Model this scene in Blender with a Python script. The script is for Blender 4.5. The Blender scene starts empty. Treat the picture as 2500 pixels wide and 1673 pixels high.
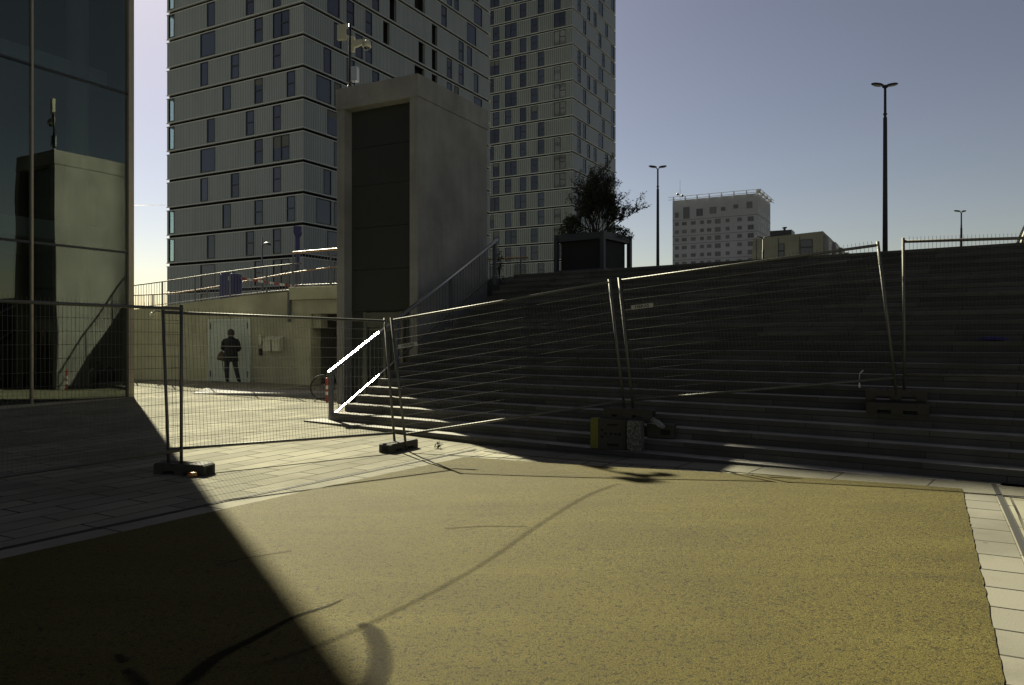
import bpy, bmesh, math, random
from mathutils import Vector, Matrix
R = math.radians
random.seed(7)
scene = bpy.context.scene
COL = scene.collection

# ------------------------------------------------------------------ camera, sky, sun, exposure
EYE = 1.75
cam_d = bpy.data.cameras.new('camera'); cam = bpy.data.objects.new('camera', cam_d); COL.objects.link(cam)
cam.location = (0, 0, EYE); cam.rotation_euler = (R(90), 0, 0)
cam_d.sensor_width = 36; cam_d.lens = 1870/2500*36; cam_d.shift_y = -4/2500
cam_d.clip_start = .05; cam_d.clip_end = 12000
scene.camera = cam

SUN_HEAD = R(-29.2); SUN_EL = R(38.75)
S = Vector((math.sin(SUN_HEAD)*math.cos(SUN_EL), math.cos(SUN_HEAD)*math.cos(SUN_EL), math.sin(SUN_EL)))
world = bpy.data.worlds.new('World'); scene.world = world; world.use_nodes = True
wn = world.node_tree; wn.nodes.clear()
wo = wn.nodes.new('ShaderNodeOutputWorld'); wb = wn.nodes.new('ShaderNodeBackground')
sk = wn.nodes.new('ShaderNodeTexSky'); sk.sky_type = 'NISHITA'; sk.sun_disc = False
sk.sun_elevation = SUN_EL; sk.sun_rotation = SUN_HEAD; sk.air_density = 1.0; sk.dust_density = 0.7; sk.ozone_density = 2.2
# per-channel response of the sky: deeper, greyer contrast like the photograph's
sp = wn.nodes.new('ShaderNodeSeparateColor'); cb = wn.nodes.new('ShaderNodeCombineColor')
wn.links.new(sk.outputs[0], sp.inputs[0])
for i, (gm_, k_) in enumerate(((1.11, .548), (1.30, .313), (1.57, .146))):
    pw = wn.nodes.new('ShaderNodeMath'); pw.operation = 'POWER'; pw.inputs[1].default_value = gm_
    ml = wn.nodes.new('ShaderNodeMath'); ml.operation = 'MULTIPLY'; ml.inputs[1].default_value = k_
    wn.links.new(sp.outputs[i], pw.inputs[0]); wn.links.new(pw.outputs[0], ml.inputs[0]); wn.links.new(ml.outputs[0], cb.inputs[i])
wn.links.new(cb.outputs[0], wb.inputs[0]); wn.links.new(wb.outputs[0], wo.inputs[0]); wb.inputs[1].default_value = .05
sun_d = bpy.data.lights.new('sun', 'SUN'); sun_d.energy = 5.0; sun_d.angle = R(.53); sun_d.color = (1, .94, .70)
sun = bpy.data.objects.new('sun', sun_d); COL.objects.link(sun)
sun.rotation_euler = S.to_track_quat('Z', 'Y').to_euler(); sun.location = S*100
scene.render.engine = 'CYCLES'
scene.view_settings.view_transform = 'Standard'; scene.view_settings.look = 'None'
scene.view_settings.exposure = 1.5; scene.view_settings.gamma = 1
scene.cycles.max_bounces = 8

# ------------------------------------------------------------------ geometry helpers
def tag(o, label=None, cat=None, group=None, kind=None):
    if label: o['label'] = label
    if cat: o['category'] = cat
    if group: o['group'] = group
    if kind: o['kind'] = kind
    return o

def empty(name, loc, label=None, cat=None, group=None):
    o = bpy.data.objects.new(name, None); COL.objects.link(o); o.location = loc
    o.empty_display_size = .2
    return tag(o, label, cat, group)

def root_loc(o):
    l = Vector((0, 0, 0))
    while o is not None:
        l += o.location; o = o.parent
    return l

class F2:
    """plan frame: origin, unit u, unit v"""
    def __init__(s, ox, oy, ux, uy, vx=None, vy=None):
        s.o = Vector((ox, oy)); s.u = Vector((ux, uy)).normalized()
        s.v = Vector((vx, vy)).normalized() if vx is not None else Vector((-s.u.y, s.u.x))
    def __call__(s, u, v, z):
        p = s.o+s.u*u+s.v*v; return Vector((p.x, p.y, z))
W = F2(0, 0, 1, 0, 0, 1)
Ud = (-.875, .485); Vd = (.485, .875)     # building axes in plan
AB = F2(0, 0, .804, -.595, .595, .804)    # stair axes: a along the steps, b up the stairs

class MB:
    def __init__(s): s.v = []; s.f = []; s.m = []
    def add(s, vs, fs, m=0):
        k = len(s.v); s.v += [Vector(p) for p in vs]
        for f in fs: s.f.append([k+i for i in f]); s.m.append(m)
        return s
    def box(s, F, u0, u1, v0, v1, z0, z1, m=0):
        P = [F(u0, v0, z0), F(u1, v0, z0), F(u1, v1, z0), F(u0, v1, z0), F(u0, v0, z1), F(u1, v0, z1), F(u1, v1, z1), F(u0, v1, z1)]
        return s.add(P, [(0, 3, 2, 1), (4, 5, 6, 7), (0, 1, 5, 4), (1, 2, 6, 5), (2, 3, 7, 6), (3, 0, 4, 7)], m)
    def tube(s, pts, r, n=8, m=0, cap=True):
        pts = [Vector(p) for p in pts]
        rs = r if isinstance(r, (list, tuple)) else [r]*len(pts)
        rings = []; ref = None
        for i, p in enumerate(pts):
            t = (pts[min(i+1, len(pts)-1)]-pts[max(i-1, 0)]).normalized()
            if ref is None or abs(ref.dot(t)) > .98: ref = Vector((0, 0, 1)) if abs(t.z) < .9 else Vector((1, 0, 0))
            x = ref.cross(t).normalized(); y = t.cross(x); ref = x.cross(t)*-1
            rings.append([p+(x*math.cos(2*math.pi*j/n)+y*math.sin(2*math.pi*j/n))*rs[i] for j in range(n)])
        vs = [q for rg in rings for q in rg]; fs = []
        for i in range(len(pts)-1):
            for j in range(n): a = i*n+j; b = i*n+(j+1) % n; fs.append((a, b, b+n, a+n))
        if cap: fs.append(tuple(range(n-1, -1, -1))); fs.append(tuple((len(pts)-1)*n+j for j in range(n)))
        return s.add(vs, fs, m)
    def ellipsoid(s, c, rx, ry, rz, n=12, k=8, m=0, M=None, z0=-1, z1=1):
        c = Vector(c); vs = []; fs = []
        for i in range(k+1):
            zz = z0+(z1-z0)*i/k; ang = math.asin(max(-1, min(1, zz))); rr = math.cos(ang)
            for j in range(n):
                q = Vector((math.cos(2*math.pi*j/n)*rr*rx, math.sin(2*math.pi*j/n)*rr*ry, zz*rz))
                vs.append(c+(M@q if M else q))
        for i in range(k):
            for j in range(n): a = i*n+j; b = i*n+(j+1) % n; fs.append((a, b, b+n, a+n))
        fs.append(tuple(range(n-1, -1, -1))); fs.append(tuple(k*n+j for j in range(n)))
        return s.add(vs, fs, m)
    def prism(s, F, prof, v0, v1, m=0):
        """profile of (u, z) extruded along v"""
        n = len(prof)
        vs = [F(u, v0, z) for u, z in prof]+[F(u, v1, z) for u, z in prof]
        fs = [tuple(range(n)), tuple(range(2*n-1, n-1, -1))]+[(i, i+n, (i+1) % n+n, (i+1) % n) for i in range(n)]
        return s.add(vs, fs, m)
    def build(s, name, mats, parent=None, smooth=False, bevel=0, rel=True):
        if not isinstance(mats, (list, tuple)): mats = [mats]
        off = root_loc(parent) if parent is not None and rel else Vector((0, 0, 0))
        me = bpy.data.meshes.new(name); me.from_pydata([v-off for v in s.v], [], s.f)
        for mt in mats: me.materials.append(mt)
        me.polygons.foreach_set('material_index', s.m)
        bm = bmesh.new(); bm.from_mesh(me)
        bmesh.ops.recalc_face_normals(bm, faces=bm.faces)
        if bevel:
            bmesh.ops.bevel(bm, geom=[e for e in bm.edges if len(e.link_faces) == 2 and e.calc_face_angle(0) > .6], offset=bevel, segments=2, affect='EDGES', profile=.6)
        bm.to_mesh(me); bm.free()
        if smooth: me.polygons.foreach_set('use_smooth', [True]*len(me.polygons))
        me.update()
        o = bpy.data.objects.new(name, me); COL.objects.link(o)
        if parent is not None: o.parent = parent
        return o

KIDS = {}
def copy_tree(o, parent=None):
    c = o.copy(); COL.objects.link(c); c.parent = parent
    for ch in [x for x in list(bpy.data.objects) if x.parent == o]: copy_tree(ch, c)
    return c

def lerp(a, b, t): return a+(b-a)*t
def sst(x, a, b):
    t = max(0, min(1, (x-a)/(b-a))); return t*t*(3-2*t)
def pinp(x, y, Y):  # a ray of the photo taken out to depth Y, as plan position and height
    return Vector(((x-1250)/1870*Y, Y, EYE-(y-832.5)/1870*Y))

def g(x, y):
    """height of the paved ground"""
    a = .804*x-.595*y; b = .595*x+.804*y
    if a < -7.6: f = lerp(-.03, .05, sst(-a, 7.6, 12.4))
    else: f = lerp(-.03, .10, sst(a, -7.6, -1.0))
    w = sst(b, 4.5, 9.5)
    back = (.06*sst(y, 13, 21)+.28*sst(y, 20.5, 25))*sst(-a, 11, 13)
    return f*w+back

# ------------------------------------------------------------------ materials
class NT:
    def __init__(s, name):
        s.m = bpy.data.materials.new(name); s.m.use_nodes = True; s.t = s.m.node_tree; s.t.nodes.clear()
        s.out = s.n('ShaderNodeOutputMaterial')
    def n(s, typ, ins=None, **kw):
        nd = s.t.nodes.new(typ)
        for k, v in kw.items(): setattr(nd, k, v)
        for k, v in (ins or {}).items():
            if isinstance(v, bpy.types.NodeSocket): s.t.links.new(v, nd.inputs[k])
            else: nd.inputs[k].default_value = v
        return nd
    def noise(s, vec, scale, detail=4, rough=.55):
        return s.n('ShaderNodeTexNoise', {'Vector': vec, 'Scale': scale, 'Detail': detail, 'Roughness': rough}).outputs['Fac']
    def ramp(s, fac, stops):
        nd = s.n('ShaderNodeValToRGB', {'Fac': fac}); el = nd.color_ramp.elements
        while len(el) < len(stops): el.new(.5)
        for e, (p, c) in zip(el, stops): e.position = p; e.color = (*c, 1) if len(c) == 3 else c
        return nd.outputs[0]
    def mix(s, a, b, fac, blend='MIX'):
        nd = s.n('ShaderNodeMix', data_type='RGBA', blend_type=blend)
        for i, v in ((0, fac), (6, a), (7, b)):
            if isinstance(v, bpy.types.NodeSocket): s.t.links.new(v, nd.inputs[i])
            else: nd.inputs[i].default_value = (*v, 1) if isinstance(v, tuple) and len(v) == 3 else v
        return nd.outputs[2]
    def math(s, op, a, b=0.0, c=None):
        d = {0: a, 1: b}
        if c is not None: d[2] = c
        return s.n('ShaderNodeMath', d, operation=op).outputs[0]
    def pos(s): return s.n('ShaderNodeNewGeometry').outputs['Position']
    def rot(s, vec, ang, scale=(1, 1, 1)):
        return s.n('ShaderNodeMapping', {'Vector': vec, 'Rotation': (0, 0, ang), 'Scale': scale}).outputs[0]
    def bump(s, h, strength=.3, dist=.01, normal=None):
        d = {'Height': h, 'Strength': strength, 'Distance': dist}
        if normal is not None: d['Normal'] = normal
        return s.n('ShaderNodeBump', d).outputs[0]
    def pbr(s, col, rough=.6, metal=0, normal=None, spec=.5, **kw):
        d = {'Base Color': (*col, 1) if isinstance(col, tuple) and len(col) == 3 else col, 'Roughness': rough, 'Metallic': metal, 'Specular IOR Level': spec}
        if normal is not None: d['Normal'] = normal
        d.update(kw)
        p = s.n('ShaderNodeBsdfPrincipled', d); s.t.links.new(p.outputs[0], s.out.inputs[0]); return s.m
    def surf(s, sh): s.t.links.new(sh, s.out.inputs[0]); return s.m

def m_plain(name, col, rough=.5, metal=0, spec=.5, var=.15, scale=6, bump=0):
    t = NT(name); p = t.pos(); n = t.noise(p, scale, 5)
    c = t.mix(tuple(x*(1-var) for x in col), tuple(min(1, x*(1+var)) for x in col), n)
    nr = t.bump(t.noise(p, scale*12, 3), bump, .004) if bump else None
    return t.pbr(c, rough, metal, nr, spec)

def m_concrete(name, col, stain=.35, joint=None, ang=0, rough=.85, stainscale=.8, streak=True):
    t = NT(name); p = t.pos()
    big = t.noise(p, stainscale, 5, .6); fine = t.noise(p, 35, 4, .6)
    c = t.mix(tuple(x*(1-stain) for x in col), tuple(min(.9, x*(1+stain*.5)) for x in col), t.ramp(big, [(.3, (0, 0, 0)), (.7, (1, 1, 1))]))
    c = t.mix(c, tuple(x*.6 for x in col), t.math('MULTIPLY', t.ramp(fine, [(.5, (0, 0, 0)), (.75, (1, 1, 1))]), .35))
    if streak:
        sp = t.n('ShaderNodeMapping', {'Vector': p, 'Scale': (5, 5, .35)}).outputs[0]
        c = t.mix(c, tuple(x*.55 for x in col), t.math('MULTIPLY', t.ramp(t.noise(sp, 1, 5, .6), [(.52, (0, 0, 0)), (.8, (1, 1, 1))]), .5))
    h = t.math('ADD', t.math('MULTIPLY', fine, .5), big)
    return t.pbr(c, rough, 0, t.bump(h, .35, .01), .35)

# pavers: brick pattern along the building axes
def m_pavers(name, c1, c2, w, hgt, ang, mortar=(.022, .021, .018), msize=.013):
    t = NT(name); p = t.pos(); v = t.rot(p, ang)
    wob = t.n('ShaderNodeVectorMath', {0: v, 1: t.n('ShaderNodeVectorMath', {0: t.n('ShaderNodeTexNoise', {'Vector': p, 'Scale': 3.0}).outputs['Color'], 1: (.012, .012, 0)}, operation='MULTIPLY').outputs[0]}, operation='ADD').outputs[0]
    b = t.n('ShaderNodeTexBrick', {'Vector': wob, 'Color1': (*c1, 1), 'Color2': (*c2, 1), 'Mortar': (*mortar, 1), 'Scale': 1.0, 'Mortar Size': msize, 'Mortar Smooth': .3, 'Bias': 0, 'Brick Width': w, 'Row Height': hgt}, offset=.37)
    n1 = t.noise(p, .7, 5, .6); n2 = t.noise(p, 60, 3, .7)
    c = t.mix(b.outputs['Color'], tuple(x*.5 for x in c1), t.ramp(n1, [(.42, (0, 0, 0)), (.72, (.9, .9, .9))]))
    c = t.mix(c, (.06, .055, .045), t.math('MULTIPLY', t.ramp(n2, [(.58, (0, 0, 0)), (.75, (1, 1, 1))]), .35))
    # dark chewing gum spots
    vo = t.n('ShaderNodeTexVoronoi', {'Vector': p, 'Scale': 2.3}).outputs['Distance']
    c = t.mix(c, (.06, .055, .05), t.math('MULTIPLY', t.math('LESS_THAN', vo, .045), .7))
    h = t.math('SUBTRACT', t.math('MULTIPLY', n2, .25), t.math('MULTIPLY', b.outputs['Fac'], 1.0))
    return t.pbr(c, .95, 0, t.bump(h, .6, .012), .08)

ANG_V = -math.atan2(Vd[1], Vd[0])
PAVE = m_pavers('granite_pavers', (.245, .235, .178), (.165, .158, .122), .95, .34, ANG_V)
EDGE = m_pavers('edge_slabs', (.225, .217, .17), (.19, .183, .145), 1.1, 4.0, ANG_V)
KERB = m_pavers('kerb_slabs', (.17, .163, .13), (.13, .125, .10), 1.0, 4.0, -math.atan2(-.595, .804))
SLAB = m_pavers('cross_slabs', (.175, .167, .135), (.135, .13, .108), .42, 6.0, ANG_V, msize=.012)

def m_asphalt():
    t = NT('ochre_asphalt'); p = t.pos()
    grain = t.noise(p, 85, 3, .8); mid = t.noise(p, 34, 5, .8); big = t.noise(p, .55, 6, .6)
    sp = t.rot(p, R(38), (.22, 1.6, 1)); strk = t.noise(sp, 1.1, 6, .65)
    c = t.mix((.061, .0495, .0076), (.083, .0680, .0106), t.ramp(big, [(.32, (0, 0, 0)), (.68, (1, 1, 1))]))
    c = t.mix(c, (.101, .087, .0185), t.ramp(strk, [(.5, (0, 0, 0)), (.72, (.65, .65, .65))]))
    c = t.mix(c, (.042, .034, .006), t.ramp(strk, [(.28, (.7, .7, .7)), (.42, (0, 0, 0))]))
    gr = t.ramp(grain, [(.36, (.15, .14, .12)), (.48, (.95, .95, .95)), (.58, (1.05, 1.05, 1.05)), (.70, (2.2, 2.1, 1.9))])
    c = t.mix(c, gr, 1.0, 'MULTIPLY')
    pit = t.ramp(mid, [(.38, (.05, .05, .05)), (.47, (1.05, 1.05, 1.05))]); c = t.mix(c, pit, .85, 'MULTIPLY')
    h = t.math('ADD', grain, t.math('MULTIPLY', mid, 1.2))
    return t.pbr(c, .8, 0, t.bump(h, 1.0, .010), .2)
ASPH = m_asphalt()

def m_mark(name, col, thr=(.3, .6), amt=.85):
    """tyre rubber or damp mark worn into the asphalt, breaking up over the grain"""
    t = NT(name); p = t.pos()
    n = t.math('ADD', t.math('MULTIPLY', t.noise(p, 60, 4, .75), .6), t.math('MULTIPLY', t.noise(p, 5, 4, .7), .4)); uv = t.n('ShaderNodeTexCoord').outputs['UV']
    sx = t.n('ShaderNodeSeparateXYZ', {0: uv}); u = sx.outputs[0]; v = sx.outputs[1]
    e = t.math('MULTIPLY', t.math('MULTIPLY', t.math('SUBTRACT', 1.0, u), u), 4.0)
    e = t.math('MULTIPLY', e, t.math('MINIMUM', t.math('MULTIPLY', t.math('MULTIPLY', t.math('SUBTRACT', 1.0, v), v), 12.0), 1.0))
    a = t.math('MULTIPLY', t.ramp(t.math('ADD', e, t.math('SUBTRACT', n, .5)), [(thr[0], (0, 0, 0)), (thr[1], (1, 1, 1))]), amt)
    d = t.n('ShaderNodeBsdfPrincipled', {'Base Color': (*col, 1), 'Roughness': .95, 'Specular IOR Level': .1, 'Normal': t.bump(n, .8, .01)})
    tr = t.n('ShaderNodeBsdfTransparent')
    mx = t.n('ShaderNodeMixShader', {0: a, 1: tr.outputs[0], 2: d.outputs[0]})
    return t.surf(mx.outputs[0])
TYRE = m_mark('rubber_mark', (.010, .009, .007), (.35, .8), .7); DAMP = m_mark('damp_mark', (.018, .016, .012), (.35, .95), .6); FAINT = m_mark('faint_mark', (.022, .018, .008), (.55, 1.6), .30)

STEPM = m_concrete('step_concrete', (.20, .19, .165), .45, stainscale=1.5)
def m_step():
    t = NT('step_blocks'); p = t.pos(); v = t.rot(p, -math.atan2(-.595, .804))
    sx = t.n('ShaderNodeSeparateXYZ', {0: v}); comb = t.n('ShaderNodeCombineXYZ', {0: sx.outputs[0], 1: t.math('SUBTRACT', sx.outputs[2], .021), 2: 0.0})
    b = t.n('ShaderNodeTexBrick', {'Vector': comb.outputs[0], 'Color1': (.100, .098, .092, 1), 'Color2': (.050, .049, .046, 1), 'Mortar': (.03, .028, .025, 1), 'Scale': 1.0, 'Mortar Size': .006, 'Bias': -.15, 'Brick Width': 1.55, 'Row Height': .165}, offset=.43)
    n1 = t.noise(p, 1.6, 6, .65); n2 = t.noise(p, 45, 4, .7)
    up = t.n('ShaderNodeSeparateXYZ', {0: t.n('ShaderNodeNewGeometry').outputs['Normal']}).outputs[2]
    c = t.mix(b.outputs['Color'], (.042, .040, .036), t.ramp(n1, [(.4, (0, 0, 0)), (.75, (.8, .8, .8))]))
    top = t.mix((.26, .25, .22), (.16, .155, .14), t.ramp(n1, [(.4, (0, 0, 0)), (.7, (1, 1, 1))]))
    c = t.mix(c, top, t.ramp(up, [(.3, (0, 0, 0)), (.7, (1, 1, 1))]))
    c = t.mix(c, (.05, .045, .04), t.math('MULTIPLY', t.ramp(n2, [(.55, (0, 0, 0)), (.72, (1, 1, 1))]), .45))
    return t.pbr(c, .85, 0, t.bump(t.math('ADD', n2, n1), .5, .01), .3)
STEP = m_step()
CONC = m_concrete('lift_concrete', (.255, .25, .24), .30)
WALLC = m_concrete('ramp_wall_concrete', (.40, .395, .28), .38, stainscale=.55)
DECK = m_plain('deck_paving', (.075, .074, .07), .85)
GALV = NT('galvanised_steel')
_p = GALV.pos(); _n = GALV.noise(_p, 22, 4, .6)
GALV = GALV.pbr(GALV.mix((.09, .09, .082), (.17, .168, .15), _n), GALV.math('ADD', .50, GALV.math('MULTIPLY', _n, .2)), .85, None, .5)
WIREM = m_plain('mesh_wire', (.085, .083, .07), .5, .5, .3, .2, 9)
RAILM = m_plain('handrail_steel', (.52, .52, .50), .30, 1.0, .5, .08, 9)
POSTM = m_plain('blue_grey_paint', (.10, .105, .125), .42, .2, .5, .12, 9)
FOOT = m_plain('recycled_rubber', (.045, .042, .034), .78, 0, .3, .4, 30, .5)
BLACK = m_plain('black_void', (.006, .006, .006), .9)
DARKP = m_plain('dark_lift_panel', (.032, .034, .03), .45, 0, .5, .2, 1.2)
TOWM = None
def m_corrugated(name, col, freq, skylit_col=None):
    t = NT(name); p = t.pos()
    def wave(ang):
        v = t.rot(p, ang); sx = t.n('ShaderNodeSeparateXYZ', {0: v})
        return t.math('SINE', t.math('MULTIPLY', sx.outputs[0], freq*2*math.pi))
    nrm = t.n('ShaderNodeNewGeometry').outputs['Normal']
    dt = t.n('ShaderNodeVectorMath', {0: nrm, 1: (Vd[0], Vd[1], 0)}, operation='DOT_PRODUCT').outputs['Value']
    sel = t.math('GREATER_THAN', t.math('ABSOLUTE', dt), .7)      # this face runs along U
    wu = wave(-math.atan2(Ud[1], Ud[0])); wv = wave(ANG_V)
    w = t.math('ADD', t.math('MULTIPLY', wu, sel), t.math('MULTIPLY', wv, t.math('SUBTRACT', 1.0, sel)))
    rib_shade = t.ramp(t.math('MULTIPLY_ADD', w, .5, .5), [(0.1, (.35, .35, .35)), (.5, (1, 1, 1))])  # shade in the grooves between ribs, painted as darker colour
    n = t.noise(t.n('ShaderNodeMapping', {'Vector': p, 'Scale': (.9, .9, .12)}).outputs[0], 1, 4)
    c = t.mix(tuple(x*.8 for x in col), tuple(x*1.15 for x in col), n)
    if skylit_col: c = t.mix(skylit_col, c, sel)  # V faces take a cooler tint: blue sky light put into the colour
    c = t.mix(c, rib_shade, .75, 'MULTIPLY')
    return t.pbr(c, .5, .1, t.bump(w, .5, .03), .4)
CORR1 = m_corrugated('tower_cladding', (.265, .30, .305), 4.2)
CORR2 = m_corrugated('second_tower_cladding', (.195, .213, .21), 2.6, (.24, .275, .31))  # same cladding all round; second colour paints sky light on the side face
LEDGE = m_plain('band_ledge_metal', (.42, .44, .43), .45, .1); BANDD = m_plain('band_recess', (.004, .004, .005), .8, 0, .1)
FRAME = m_plain('window_frame_dark', (.018, .02, .026), .4, .2)
def m_glass(name, base, rough, spec, var):
    t = NT(name); p = t.pos()
    oi = t.n('ShaderNodeObjectInfo').outputs['Random']
    c = t.mix(base, tuple(x*var for x in base), oi)
    return t.pbr(c, rough, 0, t.bump(t.noise(p, .8, 2), .08, .02), spec)
PANE1 = m_glass('tower_glass', (.021, .026, .040), .06, .9, 2.4)
PANE2 = m_glass('second_tower_glass', (.013, .016, .026), .08, .8, 3.0)
BLIND = m_plain('window_blind', (.10, .105, .10), .7)

def m_clear(name, gl=.18, gcol=(.75, .85, .8), tcol=(.75, .82, .8), rough=.01, wav=.0):
    t = NT(name); g_ = {'Color': (*gcol, 1), 'Roughness': rough}
    if wav: g_['Normal'] = t.bump(t.noise(t.pos(), .35, 1), wav, .05)
    gl_ = t.n('ShaderNodeBsdfGlossy', g_); tr = t.n('ShaderNodeBsdfTransparent', {'Color': (*tcol, 1)})
    lw = t.math('POWER', t.n('ShaderNodeLayerWeight', {'Blend': .5}).outputs['Facing'], 4.0)
    fac = t.math('MINIMUM', t.math('ADD', lw, gl), 1.0)
    return t.surf(t.n('ShaderNodeMixShader', {0: fac, 1: tr.outputs[0], 2: gl_.outputs[0]}).outputs[0])
CLEAR = m_clear('corner_glass', .05)
FACADE = m_clear('facade_glass', .11, (.82, .90, .78), (.48, .52, .52), .004, .45)

# ------------------------------------------------------------------ THE SETTING: ground sheets
def grid_sheet(name, F, us, vs, zoff, mat, kind='structure', wob=None):
    mb = MB(); V = []
    for j, v in enumerate(vs):
        for i, u in enumerate(us):
            du = wob(i, j, len(us), len(vs), u, v) if wob else 0
            p = F(u+du, v, 0); p.z = g(p.x, p.y)+zoff; V.append(p)
    n = len(us); fs = [(j*n+i, j*n+i+1, (j+1)*n+i+1, (j+1)*n+i) for j in range(len(vs)-1) for i in range(n-1)]
    mb.add(V, fs); o = mb.build(name, mat, smooth=True)
    return tag(o, kind=kind)
def rng(a, b, st):
    n = max(1, int(round((b-a)/st))); return [a+(b-a)*i/n for i in range(n+1)]

xs = [-900, -400, -150, -60]+rng(-32, 24, .8)+[40, 80, 200, 500, 900]
ys = [-500, -120, -50, -20]+rng(-8, 34, .7)+[50, 90, 200, 500, 1200]
grid_sheet('pavement', W, xs, ys, 0, PAVE)
# asphalt: bounded left by the slot drain line, right by the slab strip, at the back by the kerb strip (b = 9.7)
AF = F2(-4.08, 6.11, .517, .856, .856, -.517)      # u along the left edge, v to the right of it
def asphalt_sheet():
    mb = MB(); V = []; N = 240; K = 60
    Lp = lambda t: (lerp(-11.2, -.71, t), lerp(-5.7, 11.69, t))   # left edge, south to north
    # right edge from (4.99,8.49) along heading 28.2
    Rp = lambda t: (lerp(-3.0, 4.99, t), lerp(-6.3, 8.49, t))
    # left edge end: intersection with b = 9.7
    for j in range(N+1):
        t = j/N
        t2 = 1-(1-t)**1.0
        lx, ly = Lp(t2); rx, ry = Rp(t2)
        for i in range(K+1):
            s = i/K; x = lerp(lx, rx, s); y = lerp(ly, ry, s)
            if i in (0, K) or j == N:
                x += random.uniform(-.006, .006)+.003*math.sin(j*.11); y += random.uniform(-.005, .005)
            V.append(Vector((x, y, g(x, y)+.012)))
    n = K+1
    mb.add(V, [(j*n+i, j*n+i+1, (j+1)*n+i+1, (j+1)*n+i) for j in range(N) for i in range(K)])
    tag(mb.build('asphalt', ASPH, smooth=True), kind='structure')
asphalt_sheet()
# pale edge slabs between asphalt and slot drain, left side
grid_sheet('edge_strip', AF, rng(-12, 7.0, .7), [-.30, .05], .004, EDGE)
grid_sheet('kerb_strip', AB, rng(-7.7, 6, .7), [9.62, 10.3], .008, KERB)
RF = F2(4.99, 8.49, -.472, -.882, .882, -.472)     # u toward the camera along the right asphalt edge, v to the right
grid_sheet('slab_strip', RF, rng(-.9, 15, .7), [-.05, .29], .004, SLAB)
SLOT = m_plain('slot_drain_steel', (.10, .095, .08), .6, .3, .5, .3, 20)
def slot(F, v, u0, u1):
    mb = MB(); us = rng(u0, u1, .4)
    for k in range(len(us)-1):
        a, b = us[k], us[k+1]
        for (w0, w1, m, z) in ((v-.028, v-.024, 0, .014), (v-.024, v+.024, 1, .012), (v+.024, v+.028, 0, .014)):
            P = []
            for (u, w) in ((a, w0), (b, w0), (b, w1), (a, w1)):
                p = F(u, w, 0); p.z = g(p.x, p.y)+z; P.append(p)
            mb.add(P, [(0, 1, 2, 3)], m)
    return mb
o = slot(AF, -.33, -12, 7.3).build('slot_drain', [SLOT, BLACK]); tag(o, 'narrow steel slot drain along the left edge of the ochre asphalt', 'drain', 'slot drains in the paving')
o = slot(RF, .33, -.5, 15).build('slot_drain', [SLOT, BLACK]); tag(o, 'narrow steel slot drain in the pale paving at the right edge', 'drain', 'slot drains in the paving')

# worn marks on the asphalt (thin ribbons following the ground)
def ribbon(name, pts, ws, mat, label):
    P = [Vector(((x-1250)/1870, 1, 0))*(EYE*1870/(y-832.5)) for x, y in pts]
    # resample as smooth curve
    Q = []; 
    for i in range(len(P)-1):
        p0 = P[max(i-1, 0)]; p1 = P[i]; p2 = P[i+1]; p3 = P[min(i+2, len(P)-1)]
        for k in range(8):
            t = k/8; Q.append((.5*((2*p1)+(p2-p0)*t+(2*p0-5*p1+4*p2-p3)*t*t+(3*p1-p0-3*p2+p3)*t**3), lerp(ws[i], ws[i+1], t)))
    Q.append((P[-1], ws[-1])); vs = []; uv = []
    n = len(Q)
    for i, (q, w) in enumerate(Q):
        d = (Q[min(i+1, n-1)][0]-Q[max(i-1, 0)][0]); nn = Vector((-d.y, d.x, 0)).normalized()
        for s_ in (-1, 1):
            p = q+nn*w*s_*.5; vs.append(Vector((p.x, p.y, g(p.x, p.y)+.017))); uv.append(((s_+1)/2, i/(n-1)))
    me = bpy.data.meshes.new(name); fs = [(2*i, 2*i+1, 2*i+3, 2*i+2) for i in range(n-1)]
    me.from_pydata(vs, [], fs); me.materials.append(mat); ul = me.uv_layers.new(name='UVMap')
    for pl in me.polygons:
        for li in pl.loop_indices: ul.data[li].uv = uv[me.loops[li].vertex_index]
    o = bpy.data.objects.new(name, me); COL.objects.link(o); tag(o, kind='structure'); o['label'] = label; return o
ribbon('tyre_mark', [(430, 1700), (520, 1618), (620, 1565), (720, 1512), (800, 1485), (845, 1465)], [.17, .12, .09, .06, .035, .02], TYRE, 'dark curved rubber mark crossing the shadow edge on the asphalt')
ribbon('tyre_mark', [(868, 1528), (905, 1542), (925, 1590), (925, 1640), (905, 1700)], [.07, .16, .20, .21, .20], DAMP, 'broad pale grey arc rubbed on the near asphalt')
ribbon('tyre_mark', [(560, 1650), (760, 1590), (1000, 1480), (1180, 1380), (1320, 1285), (1440, 1215), (1540, 1180)], [.10, .10, .11, .10, .12, .14, .16], FAINT, 'long faint wheel track running up the asphalt')
ribbon('tyre_mark', [(520, 1388), (600, 1368), (720, 1348)], [.02, .025, .02], TYRE, 'short thin scratch mark on the asphalt at the left')
ribbon('tyre_mark', [(1080, 1296), (1180, 1290), (1300, 1292)], [.025, .03, .02], TYRE, 'thin dark scratch in the middle of the asphalt')
ribbon('tyre_mark', [(285, 1604), (300, 1618), (312, 1622)], [.06, .09, .07], DAMP, 'small dark blot on the shaded asphalt')
ribbon('tyre_mark', [(305, 1640), (330, 1662), (350, 1690)], [.07, .12, .12], DAMP, 'larger dark blot on the shaded asphalt at the bottom')

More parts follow.
